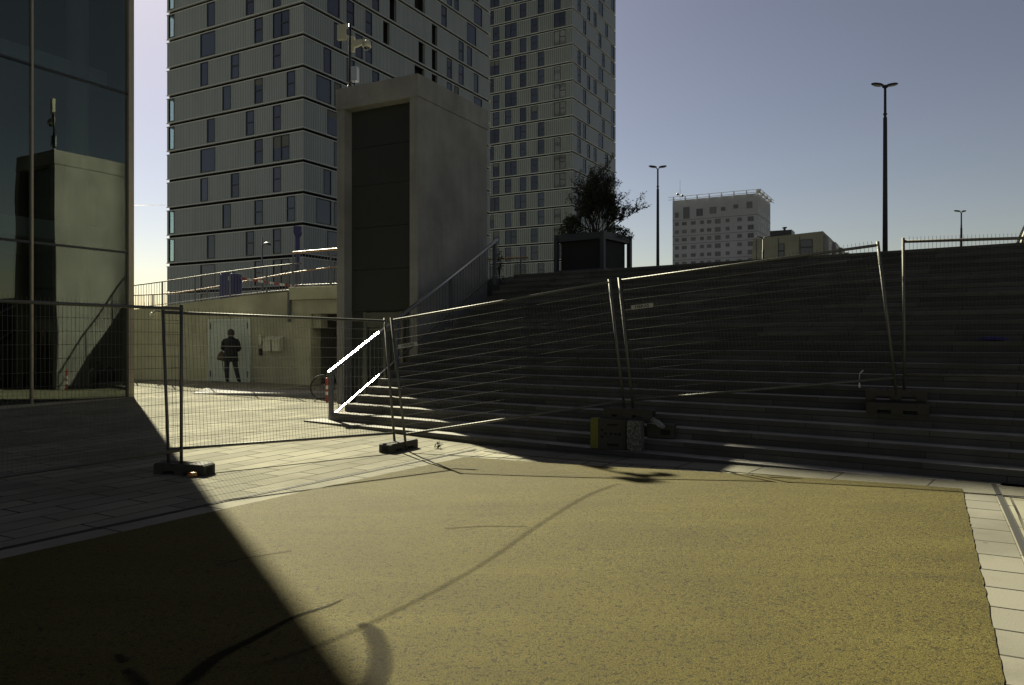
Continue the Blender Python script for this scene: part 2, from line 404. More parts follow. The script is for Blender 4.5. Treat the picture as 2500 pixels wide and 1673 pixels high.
# stairs
TR = .315; RS = .165
A0, A1 = -12.4, 16.0
def zN(n): return EYE+(n-10)*RS
def bN(n): return 10.53+(n-1)*TR
st = empty('stairs', AB(0, bN(0), 0), 'broad dark concrete public staircase rising across the right half', 'stairs')
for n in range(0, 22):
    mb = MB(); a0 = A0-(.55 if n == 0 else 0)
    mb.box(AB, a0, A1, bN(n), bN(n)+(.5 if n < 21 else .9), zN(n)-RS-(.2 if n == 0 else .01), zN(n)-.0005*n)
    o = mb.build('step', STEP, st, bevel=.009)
o = MB().prism(F2(*AB(0, 0, 0).to_2d(), .595, .804, .804, -.595), [(bN(0)+.4, -.3)]+[(bN(n)+.40, zN(n)-RS-.02) for n in range(1, 22)]+[(bN(21)+.8, -.3)], A0+.004, A1-.004).build('side_wall', CONC, st)

# deck (upper plaza and street) as one sheet with thickness
def deckz(x, y):
    return lerp(3.565, 2.75, sst(-x-.1*(y-24), 5.5, 14.5))
fr = [AB(A1, bN(21)+.3, 0), AB(A0, bN(21)+.3, 0), Vector((-.35, 22.25, 0)), Vector((-3.3, 22.95, 0)), Vector((-7.03, 24.75, 0)), Vector((-10.4, 26.35, 0)), Vector((-13.8, 28.0, 0)), Vector((-20, 31, 0)), Vector((-60, 50, 0))]
fars = [(900, -200), (900, 900), (500, 1000), (200, 1000), (-50, 1000), (-200, 1000), (-350, 1000), (-600, 1000), (-900, 700)]
mb = MB()
for i in range(len(fr)-1):
    Q = []
    for k, t in enumerate((0, .01, .03, .1, 1)):
        for p, f in ((fr[i], fars[i]), (fr[i+1], fars[i+1])):
            q = p.lerp(Vector((*f, 0)), t); q.z = deckz(q.x, q.y)-.003; Q.append(q)
    mb.add(Q, [(2*k, 2*k+1, 2*k+3, 2*k+2) for k in range(4)])
    a = fr[i].copy(); b = fr[i+1].copy(); a.z = deckz(a.x, a.y)-.003; b.z = deckz(b.x, b.y)-.003
    lo = .5 if i in (2, 3) else 3.6
    mb.add([a, b, b-Vector((0, 0, lo)), a-Vector((0, 0, lo))], [(0, 1, 2, 3)])
tag(mb.build('upper_plaza', DECK), kind='structure')

# ------------------------------------------------------------------ lift shaft
LF = F2(-4.62, 20.12, .883, -.469, .469, .883)   # u along the front to the right, v to the back
lw, ld, lz = 2.62, 3.45, 8.35
lift = empty('lift_shaft', LF(0, 0, 0), 'tall free-standing concrete lift shaft with a dark recessed front', 'lift shaft')
mb = MB()
mb.box(LF, .02, .27, .0, ld, -.2, lz-.56); mb.box(LF, lw-.27, lw-.02, .0, ld, -.2, lz-.56); mb.box(LF, .27, lw-.27, .45, ld-.02, -.2, lz-.56)
mb.build('concrete_shell', CONC, lift, bevel=.012)
MB().box(LF, 0, lw, -.02, ld+.02, lz-.558, lz).build('cap_beam', CONC, lift, bevel=.015)
for (z0, z1) in ((2.52, 3.60), (3.61, 4.70), (4.71, 5.80), (5.81, 6.80), (6.81, lz-.565)):
    MB().box(LF, .275, lw-.275, .30, .43, z0, z1).build('facade_panel', DARKP, lift)
MB().box(LF, .275, .72, .31, .43, 0, 2.51).build('facade_panel', DARKP, lift)
MB().box(LF, 1.98, lw-.275, .31, .43, 0, 2.51).build('facade_panel', DARKP, lift)
FRL = m_plain('door_frame_steel', (.17, .165, .14), .4, .5)
mb = MB(); mb.box(LF, .72, .82, .22, .44, 0, 2.50); mb.box(LF, 1.88, 1.98, .22, .44, 0, 2.50); mb.box(LF, .82, 1.88, .24, .44, 2.1, 2.48)
d = mb.build('door_frame', FRL, lift)
mb = MB(); mb.box(LF, .84, 1.86, .34, .40, .1, 2.08); MB_ = mb
door = mb.build('lift_door', m_plain('lift_door_glass', (.03, .033, .03), .15, 0, .8), lift)
mb = MB(); mb.box(LF, 1.30, 1.38, .31, .34, .1, 2.08); mb.box(LF, .84, 1.86, .31, .34, 2.0, 2.09); mb.box(LF, .84, .9, .31, .34, .1, 2.0); mb.box(LF, 1.80, 1.86, .31, .34, .1, 2.0)
mb.build('leaf_frame', FRL, door)
# ------------------------------------------------------------------ camera mast on the lift shaft
CREAM = m_plain('cream_plastic', (.42, .41, .32), .4); GREYBOX = m_plain('grey_box_paint', (.33, .35, .42), .4)
mp = LF(.33, .16, lz)
mast = empty('camera_mast', mp, 'thin dark mast on the lift shaft roof holding security equipment', 'mast')
MB().tube([mp, mp+Vector((0, 0, 1.72))], .042, 10).build('pole', FRAME, mast, True)
MB().tube([mp, mp+Vector((0, 0, .10))], .07, 10).build('base_flange', POSTM, mast, True)
t = empty('antenna_box', mp+Vector((-.17, -.03, 1.45)), 'square flat grey antenna box at the top of the mast', 'antenna')
FA = F2(mp.x-.17, mp.y-.05, .97, -.25); 
MB().box(FA, -.15, .11, -.05, .05, mp.z+1.28, mp.z+1.68).build('housing', CREAM, t, bevel=.01)
MB().box(FA, .11, .17, -.02, .02, mp.z+1.4, mp.z+1.55).build('bracket', POSTM, t)
t = empty('security_camera', mp+Vector((.45, -.05, 1.1)), 'white dome security camera on a bracket arm at the mast', 'security camera')
FC = F2(mp.x, mp.y, .98, -.2)
MB().box(FC, .045, .13, -.05, .05, mp.z+.98, mp.z+1.38).build('wall_bracket', CREAM, t, bevel=.008)
MB().prism(FC, [(.13, mp.z+1.28), (.13, mp.z+1.08), (.32, mp.z+1.14), (.47, mp.z+1.22), (.47, mp.z+1.27), (.3, mp.z+1.29)], -.035, .035).build('arm', CREAM, t, bevel=.006)
dc = FC(.47, 0, mp.z+1.13)
mb = MB(); mb.tube([dc+Vector((0, 0, .11)), dc+Vector((0, 0, .08)), dc+Vector((0, 0, .0)), dc+Vector((0, 0, -.05)), dc+Vector((0, 0, -.065))], [.07, .10, .115, .12, .10], 16); mb.build('housing', CREAM, t, True)
MB().ellipsoid(dc+Vector((0, 0, -.06)), .085, .085, .10, 14, 6, 0, None, -1, 0).build('dome', PANE1, t, True)
t = empty('control_cabinet', FC(.13, 0, mp.z+.35), 'small pale grey control cabinet strapped low on the mast', 'cabinet')
MB().box(FC, .05, .22, -.07, .09, mp.z+.2, mp.z+.58).build('housing', GREYBOX, t, bevel=.008)
MB().tube([FC(.12, 0, mp.z+.2), FC(.13, 0, mp.z+.1), FC(.06, -.03, mp.z+.04)], .012, 6).build('cable', BLACK, t)

# ------------------------------------------------------------------ handrail beside the stairs
H0 = Vector((-3.79, 16.05, .05)); HD = Vector((.548, .8365, 0)).normalized(); HL = 6.05; slopeh = (4.50-1.13)/HL
def hp(t, z=0): return Vector((H0.x+HD.x*t, H0.y+HD.y*t, z))
HF = F2(H0.x, H0.y, HD.x, HD.y)
hr = empty('handrail', H0, 'steel balustrade with flat handrail climbing the left side of the stairs', 'handrail')
def bar(mb, t0, z0, t1, z1, w, h, m=0):
    P = []
    for t, z in ((t0, z0), (t1, z1)):
        for (dv, dz) in ((-w/2, -h/2), (w/2, -h/2), (w/2, h/2), (-w/2, h/2)): P.append(HF(t, dv, z+dz))
    mb.add(P, [(0, 1, 2, 3), (7, 6, 5, 4), (0, 4, 5, 1), (1, 5, 6, 2), (2, 6, 7, 3), (3, 7, 4, 0)], m)
zt = lambda t: 1.13+slopeh*t
mb = MB()
sec = [(-.05, -.05), (.05, -.05), (.062, -.03), (.06, .008), (.035, .022), (-.035, .022), (-.06, .008), (-.062, -.03)]
P = [HF(t, dv, zt(t)+dz) for t in (-.08, HL+.1) for dv, dz in sec]
mb.add(P, [tuple(range(8)), tuple(range(15, 7, -1))]+[(i, (i+1) % 8, (i+1) % 8+8, i+8) for i in range(8)])
mb.build('top_rail', RAILM, hr, bevel=0)
mb = MB(); bar(mb, .12, zt(.12)-.97, HL, zt(HL)-.93, .05, .03); mb.build('lower_rail', RAILM, hr)
for k in range(48):
    t = .2+k*(HL-.3)/47
    if min(abs(t-x) for x in (0, 2.05, 4.1, HL)) < .06: continue
    MB().box(HF, t-.006, t+.006, -.006, .006, zt(t)-.96, zt(t)-.02).build('baluster', POSTM, hr)
for t in (0, 2.05, 4.1, HL):
    MB().box(HF, t-.035, t+.035, -.045, .045, max(.0, zt(t)-1.2), zt(t)-.02).build('post', POSTM, hr, bevel=.004)
mb = MB(); mb.box(HF, -.12, .16, -.1, .1, .06, .085); mb.tube([HF(-.08, -.07, .08), HF(-.08, -.07, .12)], .012, 6); mb.tube([HF(.12, -.07, .08), HF(.12, -.07, .12)], .012, 6)
mb.build('base_plate', POSTM, hr)

# ------------------------------------------------------------------ ramp wall, beam, underpass
WF = F2(-9.4, 25.5, .912, -.41, .41, .912)   # u to the right, v behind the wall
wall = empty('ramp_wall', (-9.4, 25.5, 0), 'long concrete retaining wall under the ramp with a pale double door', 'wall')
def wtop(u): return lerp(2.80, 3.32, sst(u, -6.5, 3.0)*.75+.25*max(0, min(1, (u+6.5)/9.2)))
mb = MB(); us = rng(-14, 2.55, .8)
prof = [(-14, -.3), (3.35, -.3), (3.35, 2.62), (2.55, 2.62)]+[(u, wtop(u)) for u in reversed(us)]
mb.prism(WF, prof, 0, .5); mb.build('wall_face', WALLC, wall)
bz = 3.45
bmm = MB(); bmm.box(WF, 2.56, 8.2, -.10, .6, 3.05, bz); bmm.build('parapet_beam', WALLC, wall, bevel=.015)
bmm = MB(); bmm.box(WF, 2.60, 8.2, .0, .55, 2.60, 3.045); bmm.build('lintel_beam', WALLC, wall, bevel=.01)
MB().box(WF, 3.36, 3.66, .1, .45, 2.15, 2.6).build('corbel', WALLC, wall, bevel=.01)
MB().box(WF, 2.53, 2.58, -.13, -.02, 2.35, 3.32).build('drain_pipe', POSTM, wall)
DOORM = m_plain('pale_door_paint', (.36, .41, .36), .4, 0, .5, .08, 2)
dz0, dz1 = .395, 2.42
mb = MB(); mb.box(WF, -.92, -.84, -.05, .02, dz0-.02, dz1+.06); mb.box(WF, .84, .92, -.05, .02, dz0-.02, dz1+.06); mb.box(WF, -.84, .84, -.05, .02, dz1, dz1+.06); mb.box(WF, -.9, .9, -.07, .02, dz0-.05, dz0-.005)
dfr = mb.build('door_frame', m_plain('door_frame_paint', (.44, .47, .42), .4), wall)
for (u0, u1) in ((-.835, -.005), (.005, .835)):
    dd = MB().box(WF, u0, u1, -.035, .02, dz0, dz1-.005).build('door', DOORM, wall, bevel=.006)
    hu = u0+.02 if u0 < 0 else u1-.02
    for z in (.55, 2.15): MB().box(WF, hu-.02, hu+.02, -.06, -.034, z, z+.2).build('hinge', POSTM, dd)
# underpass: dark garage mouth under the beam
mb = MB()
mb.box(WF, 3.36, 9.5, 5.0, 5.3, -.3, 3.0); mb.box(WF, 3.1, 3.34, .51, 5.0, -.3, 2.9); mb.box(WF, 9.2, 9.5, .56, 5.0, -.3, 3.0); mb.box(WF, 3.1, 9.5, .56, 5.3, 2.95, 3.04)
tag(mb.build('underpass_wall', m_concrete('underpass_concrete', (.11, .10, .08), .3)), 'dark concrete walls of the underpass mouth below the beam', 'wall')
MAIL = m_plain('mailbox_cream', (.40, .40, .31), .45)
for i, u in enumerate((1.62, 1.98)):
    t = empty('mailbox', WF(u, -.15, 1.45), ('cream slope-topped mailbox on the wall, next to the door', 'cream slope-topped mailbox on the wall, farther from the door')[i], 'mailbox', 'mailboxes on the ramp wall')
    F_ = F2(*WF(u, 0, 0).to_2d(), -WF.v.x, -WF.v.y, WF.u.x, WF.u.y)
    MB().prism(F_, [(.01, 1.42), (.22, 1.42), (.22, 1.78), (.01, 1.88)], 0, .29).build('box', MAIL, t, bevel=.006)
    MB().prism(F_, [(0, 1.905), (.25, 1.79), (.25, 1.77), (0, 1.885)], -.015, .305).build('lid', MAIL, t)
t = empty('intercom', WF(1.36, -.06, 1.6), 'slim intercom panel and lock box beside the mailboxes', 'intercom')
MB().box(WF, 1.28, 1.40, -.05, -.001, 1.62, 1.95).build('panel', MAIL, t, bevel=.004)
MB().box(WF, 1.30, 1.40, -.07, -.001, 1.28, 1.50).build('lock_box', FRAME, t, bevel=.004)
t = empty('wall_lamp', WF(-3.25, -.15, 2.75), 'small white wall lamp on an arm high on the ramp wall', 'wall lamp')
MB().tube([WF(-3.2, 0, 2.78), WF(-3.22, -.18, 2.8), WF(-3.25, -.28, 2.72)], .018, 6).build('arm', POSTM, t)
MB().ellipsoid(WF(-3.26, -.30, 2.66), .07, .07, .09, 10, 6).build('lamp_shade', m_plain('lamp_white', (.6, .58, .45), .4), t, True)
MB().box(WF, -.06, .06, -.14, -.001, 2.55, 2.66).build('camera_housing', MAIL, tag(empty('door_light', WF(0, -.1, 2.6), 'small cream light fitting centred above the double door', 'light'), None), bevel=.01)
# railings on top of the wall
WOOD = m_plain('oiled_wood_rail', (.36, .20, .07), .35, 0, .5, .2, 12)
def railing(name, pts, hgt, sp, mat, railmat, label, w=.05, sag=None, postmod=12):
    """pts: list of base points (Vector), top rail at hgt(s)"""
    root = empty(name, pts[0], label, 'railing', 'railings above the ramp wall')
    L = [0]
    for i in range(len(pts)-1): L.append(L[-1]+(pts[i+1]-pts[i]).length)
    def at(s):
        for i in range(len(pts)-1):
            if s <= L[i+1]+1e-6:
                t = (s-L[i])/(L[i+1]-L[i]); p = pts[i].lerp(pts[i+1], t); return p
        return pts[-1].copy()
    hh = lambda s: hgt[0]+(hgt[1]-hgt[0])*s/L[-1]
    n = int(L[-1]/sp)
    MB().tube([at(L[-1]*k/20)+Vector((0, 0, hh(L[-1]*k/20))) for k in range(21)], w/2, 8).build('handrail', railmat, root, True)
    MB().tube([at(L[-1]*k/20)+Vector((0, 0, .08)) for k in range(21)], .014, 6).build('bottom_rail', mat, root, True)
    cnt = 0
    balu = MB(); 
    for k in range(n+1):
        s = L[-1]*k/n; p = at(s)
        if k % postmod == 0:
            MB().box(F2(p.x, p.y, .9, -.4), -.03, .03, -.012, .012, p.z, p.z+hh(s)).build('post', mat, root)
        elif cnt < 90:
            MB().tube([p+Vector((0, 0, .08)), p+Vector((0, 0, hh(s)))], .008, 5).build('baluster', mat, root); cnt += 1
        else: balu.tube([p+Vector((0, 0, .08)), p+Vector((0, 0, hh(s)))], .008, 5)
    if balu.v: balu.build('balusters', mat, root)['kind'] = 'stuff'
    return root
ps = [WF(u, .12, wtop(u)) for u in rng(-9.5, 2.9, .8)]
railing('ramp_railing', ps, (.86, .90), .13, POSTM, GALV, 'pale sloping steel railing along the top of the ramp wall', .045)
ps = [WF(u, .05, bz) for u in rng(2.62, 8.0, .9)]
railing('beam_railing', ps, (1.12, 1.22), .12, POSTM, WOOD, 'railing with warm wooden handrail standing on the concrete beam', .075)
ps = [WF(u, 4.2, deckz(*WF(u, 4.2, 0).to_2d())) for u in rng(-10, 9, 1.5)]
railing('far_railing', ps, (.98, .98), .13, POSTM, WOOD, 'far railing with wooden handrail across the ramp, behind the pale one', .06)

# ------------------------------------------------------------------ things on the upper street
BLUE = m_plain('deep_blue_paint', (.012, .014, .10), .35)
c = pinp(560, 736, 30.0); FB = F2(c.x, c.y, .92, -.39)
t = empty('blue_cabinet', c, 'deep blue ticket cabinet standing behind the ramp railing', 'ticket machine')
MB().box(FB, -.31, .31, -.2, .3, c.z-.4, c.z+1.08).build('housing', BLUE, t, bevel=.02)
MB().box(FB, -.27, .1, -.18, .2, c.z+1.08, c.z+1.16).build('top_unit', BLUE, t, bevel=.01)
MB().box(FB, .15, .27, -.215, -.2, c.z+.8, c.z+.95).build('screen', GREYBOX, t)
b0 = pinp(578, 678, 30.3); b1 = pinp(735, 702, 30.3)
t = empty('boom_barrier', b0, 'red and white striped parking barrier arm beside the blue cabinet', 'barrier')
REDP = m_plain('red_paint', (.35, .03, .02), .4); WHP = m_plain('white_paint', (.7, .7, .65), .4)
d = (b1-b0); n = 12
mb = MB()
for k in range(n):
    p = b0+d*(k/n); q = b0+d*((k+.97)/n); up = Vector((0, 0, .045)); o_ = Vector((0, .03, 0))
    mb.add([p-up-o_, q-up-o_, q+up-o_, p+up-o_, p-up+o_, q-up+o_, q+up+o_, p+up+o_], [(0, 1, 2, 3), (7, 6, 5, 4), (0, 4, 5, 1), (1, 5, 6, 2), (2, 6, 7, 3), (3, 7, 4, 0)], k % 2)
mb.build('arm', [WHP, REDP], t)
MB().box(W, b0.x-.12, b0.x+.12, b0.y-.1, b0.y+.25, b0.z-1.5, b0.z+.12).build('motor_box', BLUE, t, bevel=.01)
# blue pole sign
c = pinp(727, 735, 31.0); t = empty('blue_totem', c, 'tall deep blue pole sign with a wider head in front of the tower', 'sign')
MB().box(W, c.x-.085, c.x+.085, c.y-.06, c.y+.06, c.z-.5, c.z+2.62).build('pole', BLUE, t)
MB().prism(W, [(c.x-.09, c.z+2.60), (c.x+.09, c.z+2.60), (c.x+.15, c.z+2.75), (c.x+.15, c.z+3.02), (c.x-.15, c.z+3.02), (c.x-.15, c.z+2.75)], c.y-.09, c.y+.09).build('head', BLUE, t)
# small street lamp with a hat
c = pinp(640, 735, 33.0); t = empty('street_lamp', c, 'thin dark street lamp with one mushroom head before the tower', 'street lamp')
MB().tube([c-Vector((0, 0, .6)), c+Vector((0, 0, 2.73))], [.05, .03], 8).build('pole', POSTM, t, True)
hc = c+Vector((.22, 0, 2.42))
MB().tube([c+Vector((0, 0, 2.3)), c+Vector((.1, 0, 2.45)), hc], .018, 6).build('bracket', POSTM, t)
MB().ellipsoid(hc, .17, .17, .12, 14, 6, 0, None, -.1, 1).build('lamp_shade', POSTM, t, True)

# ------------------------------------------------------------------ glass building at the left
GC = Vector((-10.85, 21.74, 0))
GF = F2(GC.x, GC.y, -Vd[0], -Vd[1], -.875, .485)    # u toward the camera side, v into the building
gb = empty('glass_building', GC, 'dark glass-walled building at the left mirroring the lift shaft', 'building')
gz = [.16, 4.25, 8.75, 13.2, 17.7, 22.2]
ALU = m_plain('mullion_metal', (.30, .26, .20), .4, .5)
MB().box(GF, -.12, 46, -.06, .3, -.4, .16).build('plinth', m_concrete('plinth_concrete', (.30, .27, .2), .25), gb)
pw = 2.62
for i in range(9):
    for k in range(5):
        u0 = .06+i*pw; F_ = GF
        if i > 4 and k > 1: pass
        rr = random.uniform(-.004, .004)
        MB().add([GF(u0+.02, .03, gz[k]+.03), GF(u0+pw-.02, .03+rr, gz[k]+.03), GF(u0+pw-.02, .03+rr*.5, gz[k+1]-.03), GF(u0+.02, .03-rr, gz[k+1]-.03),
                  GF(u0+.02, .055, gz[k]+.03), GF(u0+pw-.02, .055, gz[k]+.03), GF(u0+pw-.02, .055, gz[k+1]-.03), GF(u0+.02, .055, gz[k+1]-.03)],
                 [(0, 1, 2, 3), (7, 6, 5, 4), (0, 4, 5, 1), (1, 5, 6, 2), (2, 6, 7, 3), (3, 7, 4, 0)]).build('glass_panel', FACADE, gb)
for i in range(1, 10): MB().box(GF, i*pw+.035, i*pw+.085, -.02, .08, .16, 22.2).build('mullion', ALU, gb)
for k in range(0, 6): MB().box(GF, .06, 46, 0, .10, gz[k]-.03, gz[k]+.03).build('transom', FRAME, gb)
MB().box(GF, -.10, .06, -.05, .22, -.2, 22.3).build('corner_post', ALU, gb)
mb = MB(); mb.box(GF, -.02, .0, .22, 14, .0, 22.2); mb.box(GF, .0, 46, 13.8, 14, 0, 22.2); mb.box(GF, 25, 46, .08, .3, 0, 22.2); mb.box(GF, 0, 46, .2, 14, 22.2, 22.6)
mb.build('rear_wall', m_plain('dark_interior', (.07, .075, .07), .7), gb)
mb = MB()
for k in (1, 2, 3, 4): mb.box(GF, .1, 25, .9, 13.8, gz[k]+.25, gz[k]+.75)
mb.build('floor_slab', m_plain('interior_slab', (.6, .62, .6), .8), gb)
for (u, v) in ((.9, 1.0), (6.6, 1.4), (13, 1.4)):
    MB().tube([GF(u, v, 0), GF(u, v, 22)], .28, 20).build('column', m_plain('interior_column', (.5, .5, .42), .6), gb, True)
mb = MB(); mb.box(GF, 2.2, 5.4, 3.0, 3.2, 0, 4.0); mb.box(GF, 8, 12, 4, 4.2, 0, 8.0); mb.build('partition', m_plain('interior_partition', (.22, .22, .2), .7), gb)

# ------------------------------------------------------------------ towers
def solve_t(C, d, x):
    k = (x-1250)/1870.0; return (k*C[1]-C[0])/(d[0]-k*d[1])
def tower(name, C, LU, LV, ztop, h, nst, zbase, fU, fV, label, clad, pane, bandh, corner_rows, vis):
    """C: nearest corner in plan; front face runs LU along Ud, side face runs LV along Vd.
    fU/fV: function row -> list of (t0,t1,kind) on each face; rows count down from row0 at the top listed"""
    root = empty(name, (C[0], C[1], zbase), label, 'tower block')
    TU = F2(C[0], C[1], *Ud, *Vd)      # u along front, v = depth inward
    TV = F2(C[0], C[1], *Vd, *Ud)
    wallm = MB(); wins = []; T = .30
    for r in range(nst[0], nst[1]):
        z1 = ztop-h*r-bandh/2; z0 = ztop-h*(r+1)+bandh/2
        z0 = max(z0, zbase)
        for F_, L, fn, key in ((TU, LU, fU, 'U'), (TV, LV, fV, 'V')):
            ops = sorted([o for o in fn(r) if o[1] <= L+.01 and o[0] >= 0])
            cur = 0.0 if key == 'U' else T
            for (t0, t1, kd) in ops:
                if t0 > cur+.01: wallm.box(F_, cur, t0, 0, T, z0, z1)
                wallm.box(F_, t0, t1, .002, T, z0, z0+.10)
                wins.append((F_, t0, t1, z0+.10, z1, kd, r, key)); cur = t1
            if cur < L: wallm.box(F_, cur, L, 0, .12 if ops and ops[-1][2] == 'corner' else T, z0, z1)
        # rear faces
        cr = r % 4 in corner_rows
        wallm.box(TU, T, LU-T, LV-T, LV, z0, z1)
        if cr:
            wallm.box(TV, .12, .2, LU-.12, LU, z0, z1); wallm.box(TV, 3.2, LV-T, LU-T, LU, z0, z1)
        else: wallm.box(TV, T, LV-T, LU-T, LU, z0, z1)
    wallm.build('wall', clad, root)
    core = MB(); core.box(TU, 2.6, LU-4.2, 2.6, LV-2.6, zbase, ztop-h*nst[0]); core.build('core', BLACK, root)
    for r in range(nst[0], nst[1]+1):
        z = ztop-h*r
        if z < zbase+.3: continue
        mb = MB(); q = bandh/2
        for zz0, zz1, e, m in ((z-q-.001, z-q+.085, .05, 0), (z-q+.086, z+q-.086, -.16, 1), (z+q-.085, z+q+.001, .05, 0)):
            mb.box(TU, -e, LU+e, -e, .20, zz0, zz1, m); mb.box(TV, .2, LV+e, -e, .20, zz0, zz1, m); mb.box(TV, .2, LV+e, LU-.2, LU+e, zz0, zz1, m)
        mb.box(TU, .21, LU-.21, .21, LV-.02, z-.06, z+.06, 1)
        mb.build('floor_band', [LEDGE, BANDD], root)
    MB().box(TU, .0, LU, .0, LV, ztop-h*nst[0]+bandh/2, ztop-h*nst[0]+.30).build('parapet', clad, root)
    def win_mesh(w, fm, pm):
        F_, t0, t1, z0, z1, kd, r, key = w; fw = .07
        if kd == 'void':
            pm.box(F_, t0, t1, .9, 1.0, z0, z1, 1); pm.box(F_, t0-.03, t0, .3, 1.0, z0, z1, 1); pm.box(F_, t1, t1+.03, .3, 1.0, z0, z1, 1); fm.box(F_, t0, t1, .31, .9, z0-.05, z0+.02)
            return
        fm.box(F_, t0, t0+fw, -.025, .12, z0, z1); fm.box(F_, t1-fw, t1, -.025, .12, z0, z1)
        fm.box(F_, t0+fw, t1-fw, -.025, .12, z0, z0+fw); fm.box(F_, t0+fw, t1-fw, -.025, .12, z1-fw, z1)
        zm = z0+(z1-z0)*.52
        if kd == 'two': fm.box(F_, t0+fw, t1-fw, -.02, .11, zm-.05, zm+.05)
        if kd == 'wide':
            tm = (t0+t1)/2; fm.box(F_, tm-.05, tm+.05, -.02, .11, z0+fw, z1-fw)
            a_, b_ = (t0+fw, tm-.05) if key == 'U' else (tm+.05, t1-fw)
            fm.box(F_, a_, b_, -.018, .11, zm-.05, zm+.05)
        if kd == 'corner': pm.box(F_, t0+fw, t1-fw, .05, .07, z0+fw, z1-fw, 2)
        else:
            pm.box(F_, t0+fw, t1-fw, .05, .07, z0+fw, z1-fw, 0)
            rv = random.random()
            if rv < .10: # a blind or curtain behind the glass line
                zz = z1-fw-(z1-z0)*random.uniform(.12, .5); pm.box(F_, t0+fw, t1-fw, .045, .0495, zz, z1-fw, 3)
    vw = [w for w in wins if vis(w)]; rest = [w for w in wins if not vis(w)]
    def score(w):
        p = w[0]((w[1]+w[2])/2, 0, (w[3]+w[4])/2); return -(w[2]-w[1])/max(1, p.y)
    vw.sort(key=score); rest += vw[98:]; vw = vw[:98]
    for w in vw:
        fm, pm = MB(), MB(); win_mesh(w, fm, pm)
        if w[5] == 'void':
            pm.build('recess', [pane, BLACK, CLEAR, BLIND], root)
        else:
            fo = fm.build('window', FRAME, root); pm.build('pane', [pane, BLACK, CLEAR, BLIND], fo)
    if rest:
        fm, pm = MB(), MB()
        for w in rest: win_mesh(w, fm, pm)
        o = fm.build('windows', FRAME, root); o['kind'] = 'stuff'; pm.build('panes', [pane, BLACK, CLEAR, BLIND], o)
    # rear corner glazing
    mb = MB()
    for r in range(nst[0], nst[1]):
        if r % 4 in corner_rows:
            z1 = ztop-h*r-bandh/2; z0 = max(zbase, ztop-h*(r+1)+bandh/2)
            mb.box(TV, .2, 3.2, LU-.1, LU-.08, z0, z1)
    if mb.v: mb.build('corner_glazing', CLEAR, root)
    return root

C1 = (-19.85, 72.8)
def z1x(x, off=0): return off+x/2.789
def T1U(r):
    X = {0: [(1365, 1465, 'wide1'), (1733, 1788, 'two'), (1858, 1970, 'wide')], 1: [(1365, 1415, 'one'), (1573, 1628, 'two'), (1858, 1912, 'two')],
         2: [(1515, 1570, 'one'), (1733, 1788, 'two'), (1952, 2010, 'two'), (1150, 1186, 'corner')], 3: [(1410, 1462, 'one'), (1675, 1728, 'two'), (1858, 1912, 'two'), (1150, 1186, 'corner')]}[r % 4]
    out = []
    for a, b, k in X:
        ta = solve_t(C1, Ud, z1x(b)); tb = solve_t(C1, Ud, z1x(a)); out.append((ta, min(tb, 19.42), 'one' if k == 'wide1' else k))
    return out
def T1V(r):
    q = r % 4
    near = {1: [(2205, 2255, 'one')], 2: [(2155, 2255, 'wide1')], 3: [(2230, 2312, 'wide1')], 0: [(2275, 2325, 'one')]}[q]
    far = {0: [(190, 238, 'two'), (258, 302, 'two'), (592, 660, 'void'), (710, 748, 'void'), (812, 845, 'two'), (862, 892, 'two'), (997, 1050, 'one')],
           1: [(130, 185, 'one'), (305, 350, 'two'), (422, 468, 'void'), (592, 662, 'void'), (775, 810, 'two'), (950, 1010, 'one')],
           2: [(45, 92, 'one'), (130, 185, 'two'), (305, 350, 'two'), (422, 468, 'void'), (710, 748, 'void'), (893, 925, 'two'), (950, 982, 'one')],
           3: [(130, 180, 'two'), (258, 302, 'two'), (378, 422, 'void'), (620, 662, 'void'), (710, 748, 'void'), (812, 845, 'two'), (893, 925, 'two'), (997, 1025, 'one')]}[q]
    out = []; 
    for a, b, k in near: out.append((solve_t(C1, Vd, z1x(a)), solve_t(C1, Vd, z1x(b)), 'one' if k == 'wide1' else k))
    for a, b, k in far: out.append((solve_t(C1, Vd, z1x(a, 800)), solve_t(C1, Vd, z1x(b, 800)), k))
    out.sort(); res = []
    for o_ in out:
        if not res or o_[0] > res[-1][1]+.1: res.append(o_)
    return res
def visible(w):
    p = w[0]((w[1]+w[2])/2, 0, (w[3]+w[4])/2); x = 1250+p.x/p.y*1870; y = 832.5-(p.z-EYE)/p.y*1870
    return -40 < y < 700 and x < 1505 and not (822 < x < 1195 and y > 262)
tower('cladded_tower', C1, 19.7, 34.9, 33.9, 3.0, (-11, 10), 3.2, T1U, T1V, 'nearer tower block with ribbed grey-green cladding, behind the lift shaft', CORR1, PANE1, .46, (2, 3), visible)
C2 = (10.1, 127.8)
def T2U(r):
    X = {0: [(1540, 1620, 'wide'), (1385, 1430, 'two'), (1208, 1285, 'wide'), (1125, 1167, 'two')], 1: [(1540, 1620, 'wide'), (1385, 1430, 'two'), (1308, 1350, 'one'), (1208, 1250, 'two'), (1125, 1167, 'two')],
         2: [(1430, 1473, 'two'), (1272, 1350, 'wide'), (1105, 1167, 'wide')], 3: [(1540, 1585, 'one'), (1430, 1473, 'two'), (1308, 1350, 'two'), (1208, 1250, 'one'), (1105, 1132, 'two')]}[r % 4]
    return [(solve_t(C2, Ud, z1x(b, 800)), solve_t(C2, Ud, z1x(a, 800)), k) for a, b, k in X]
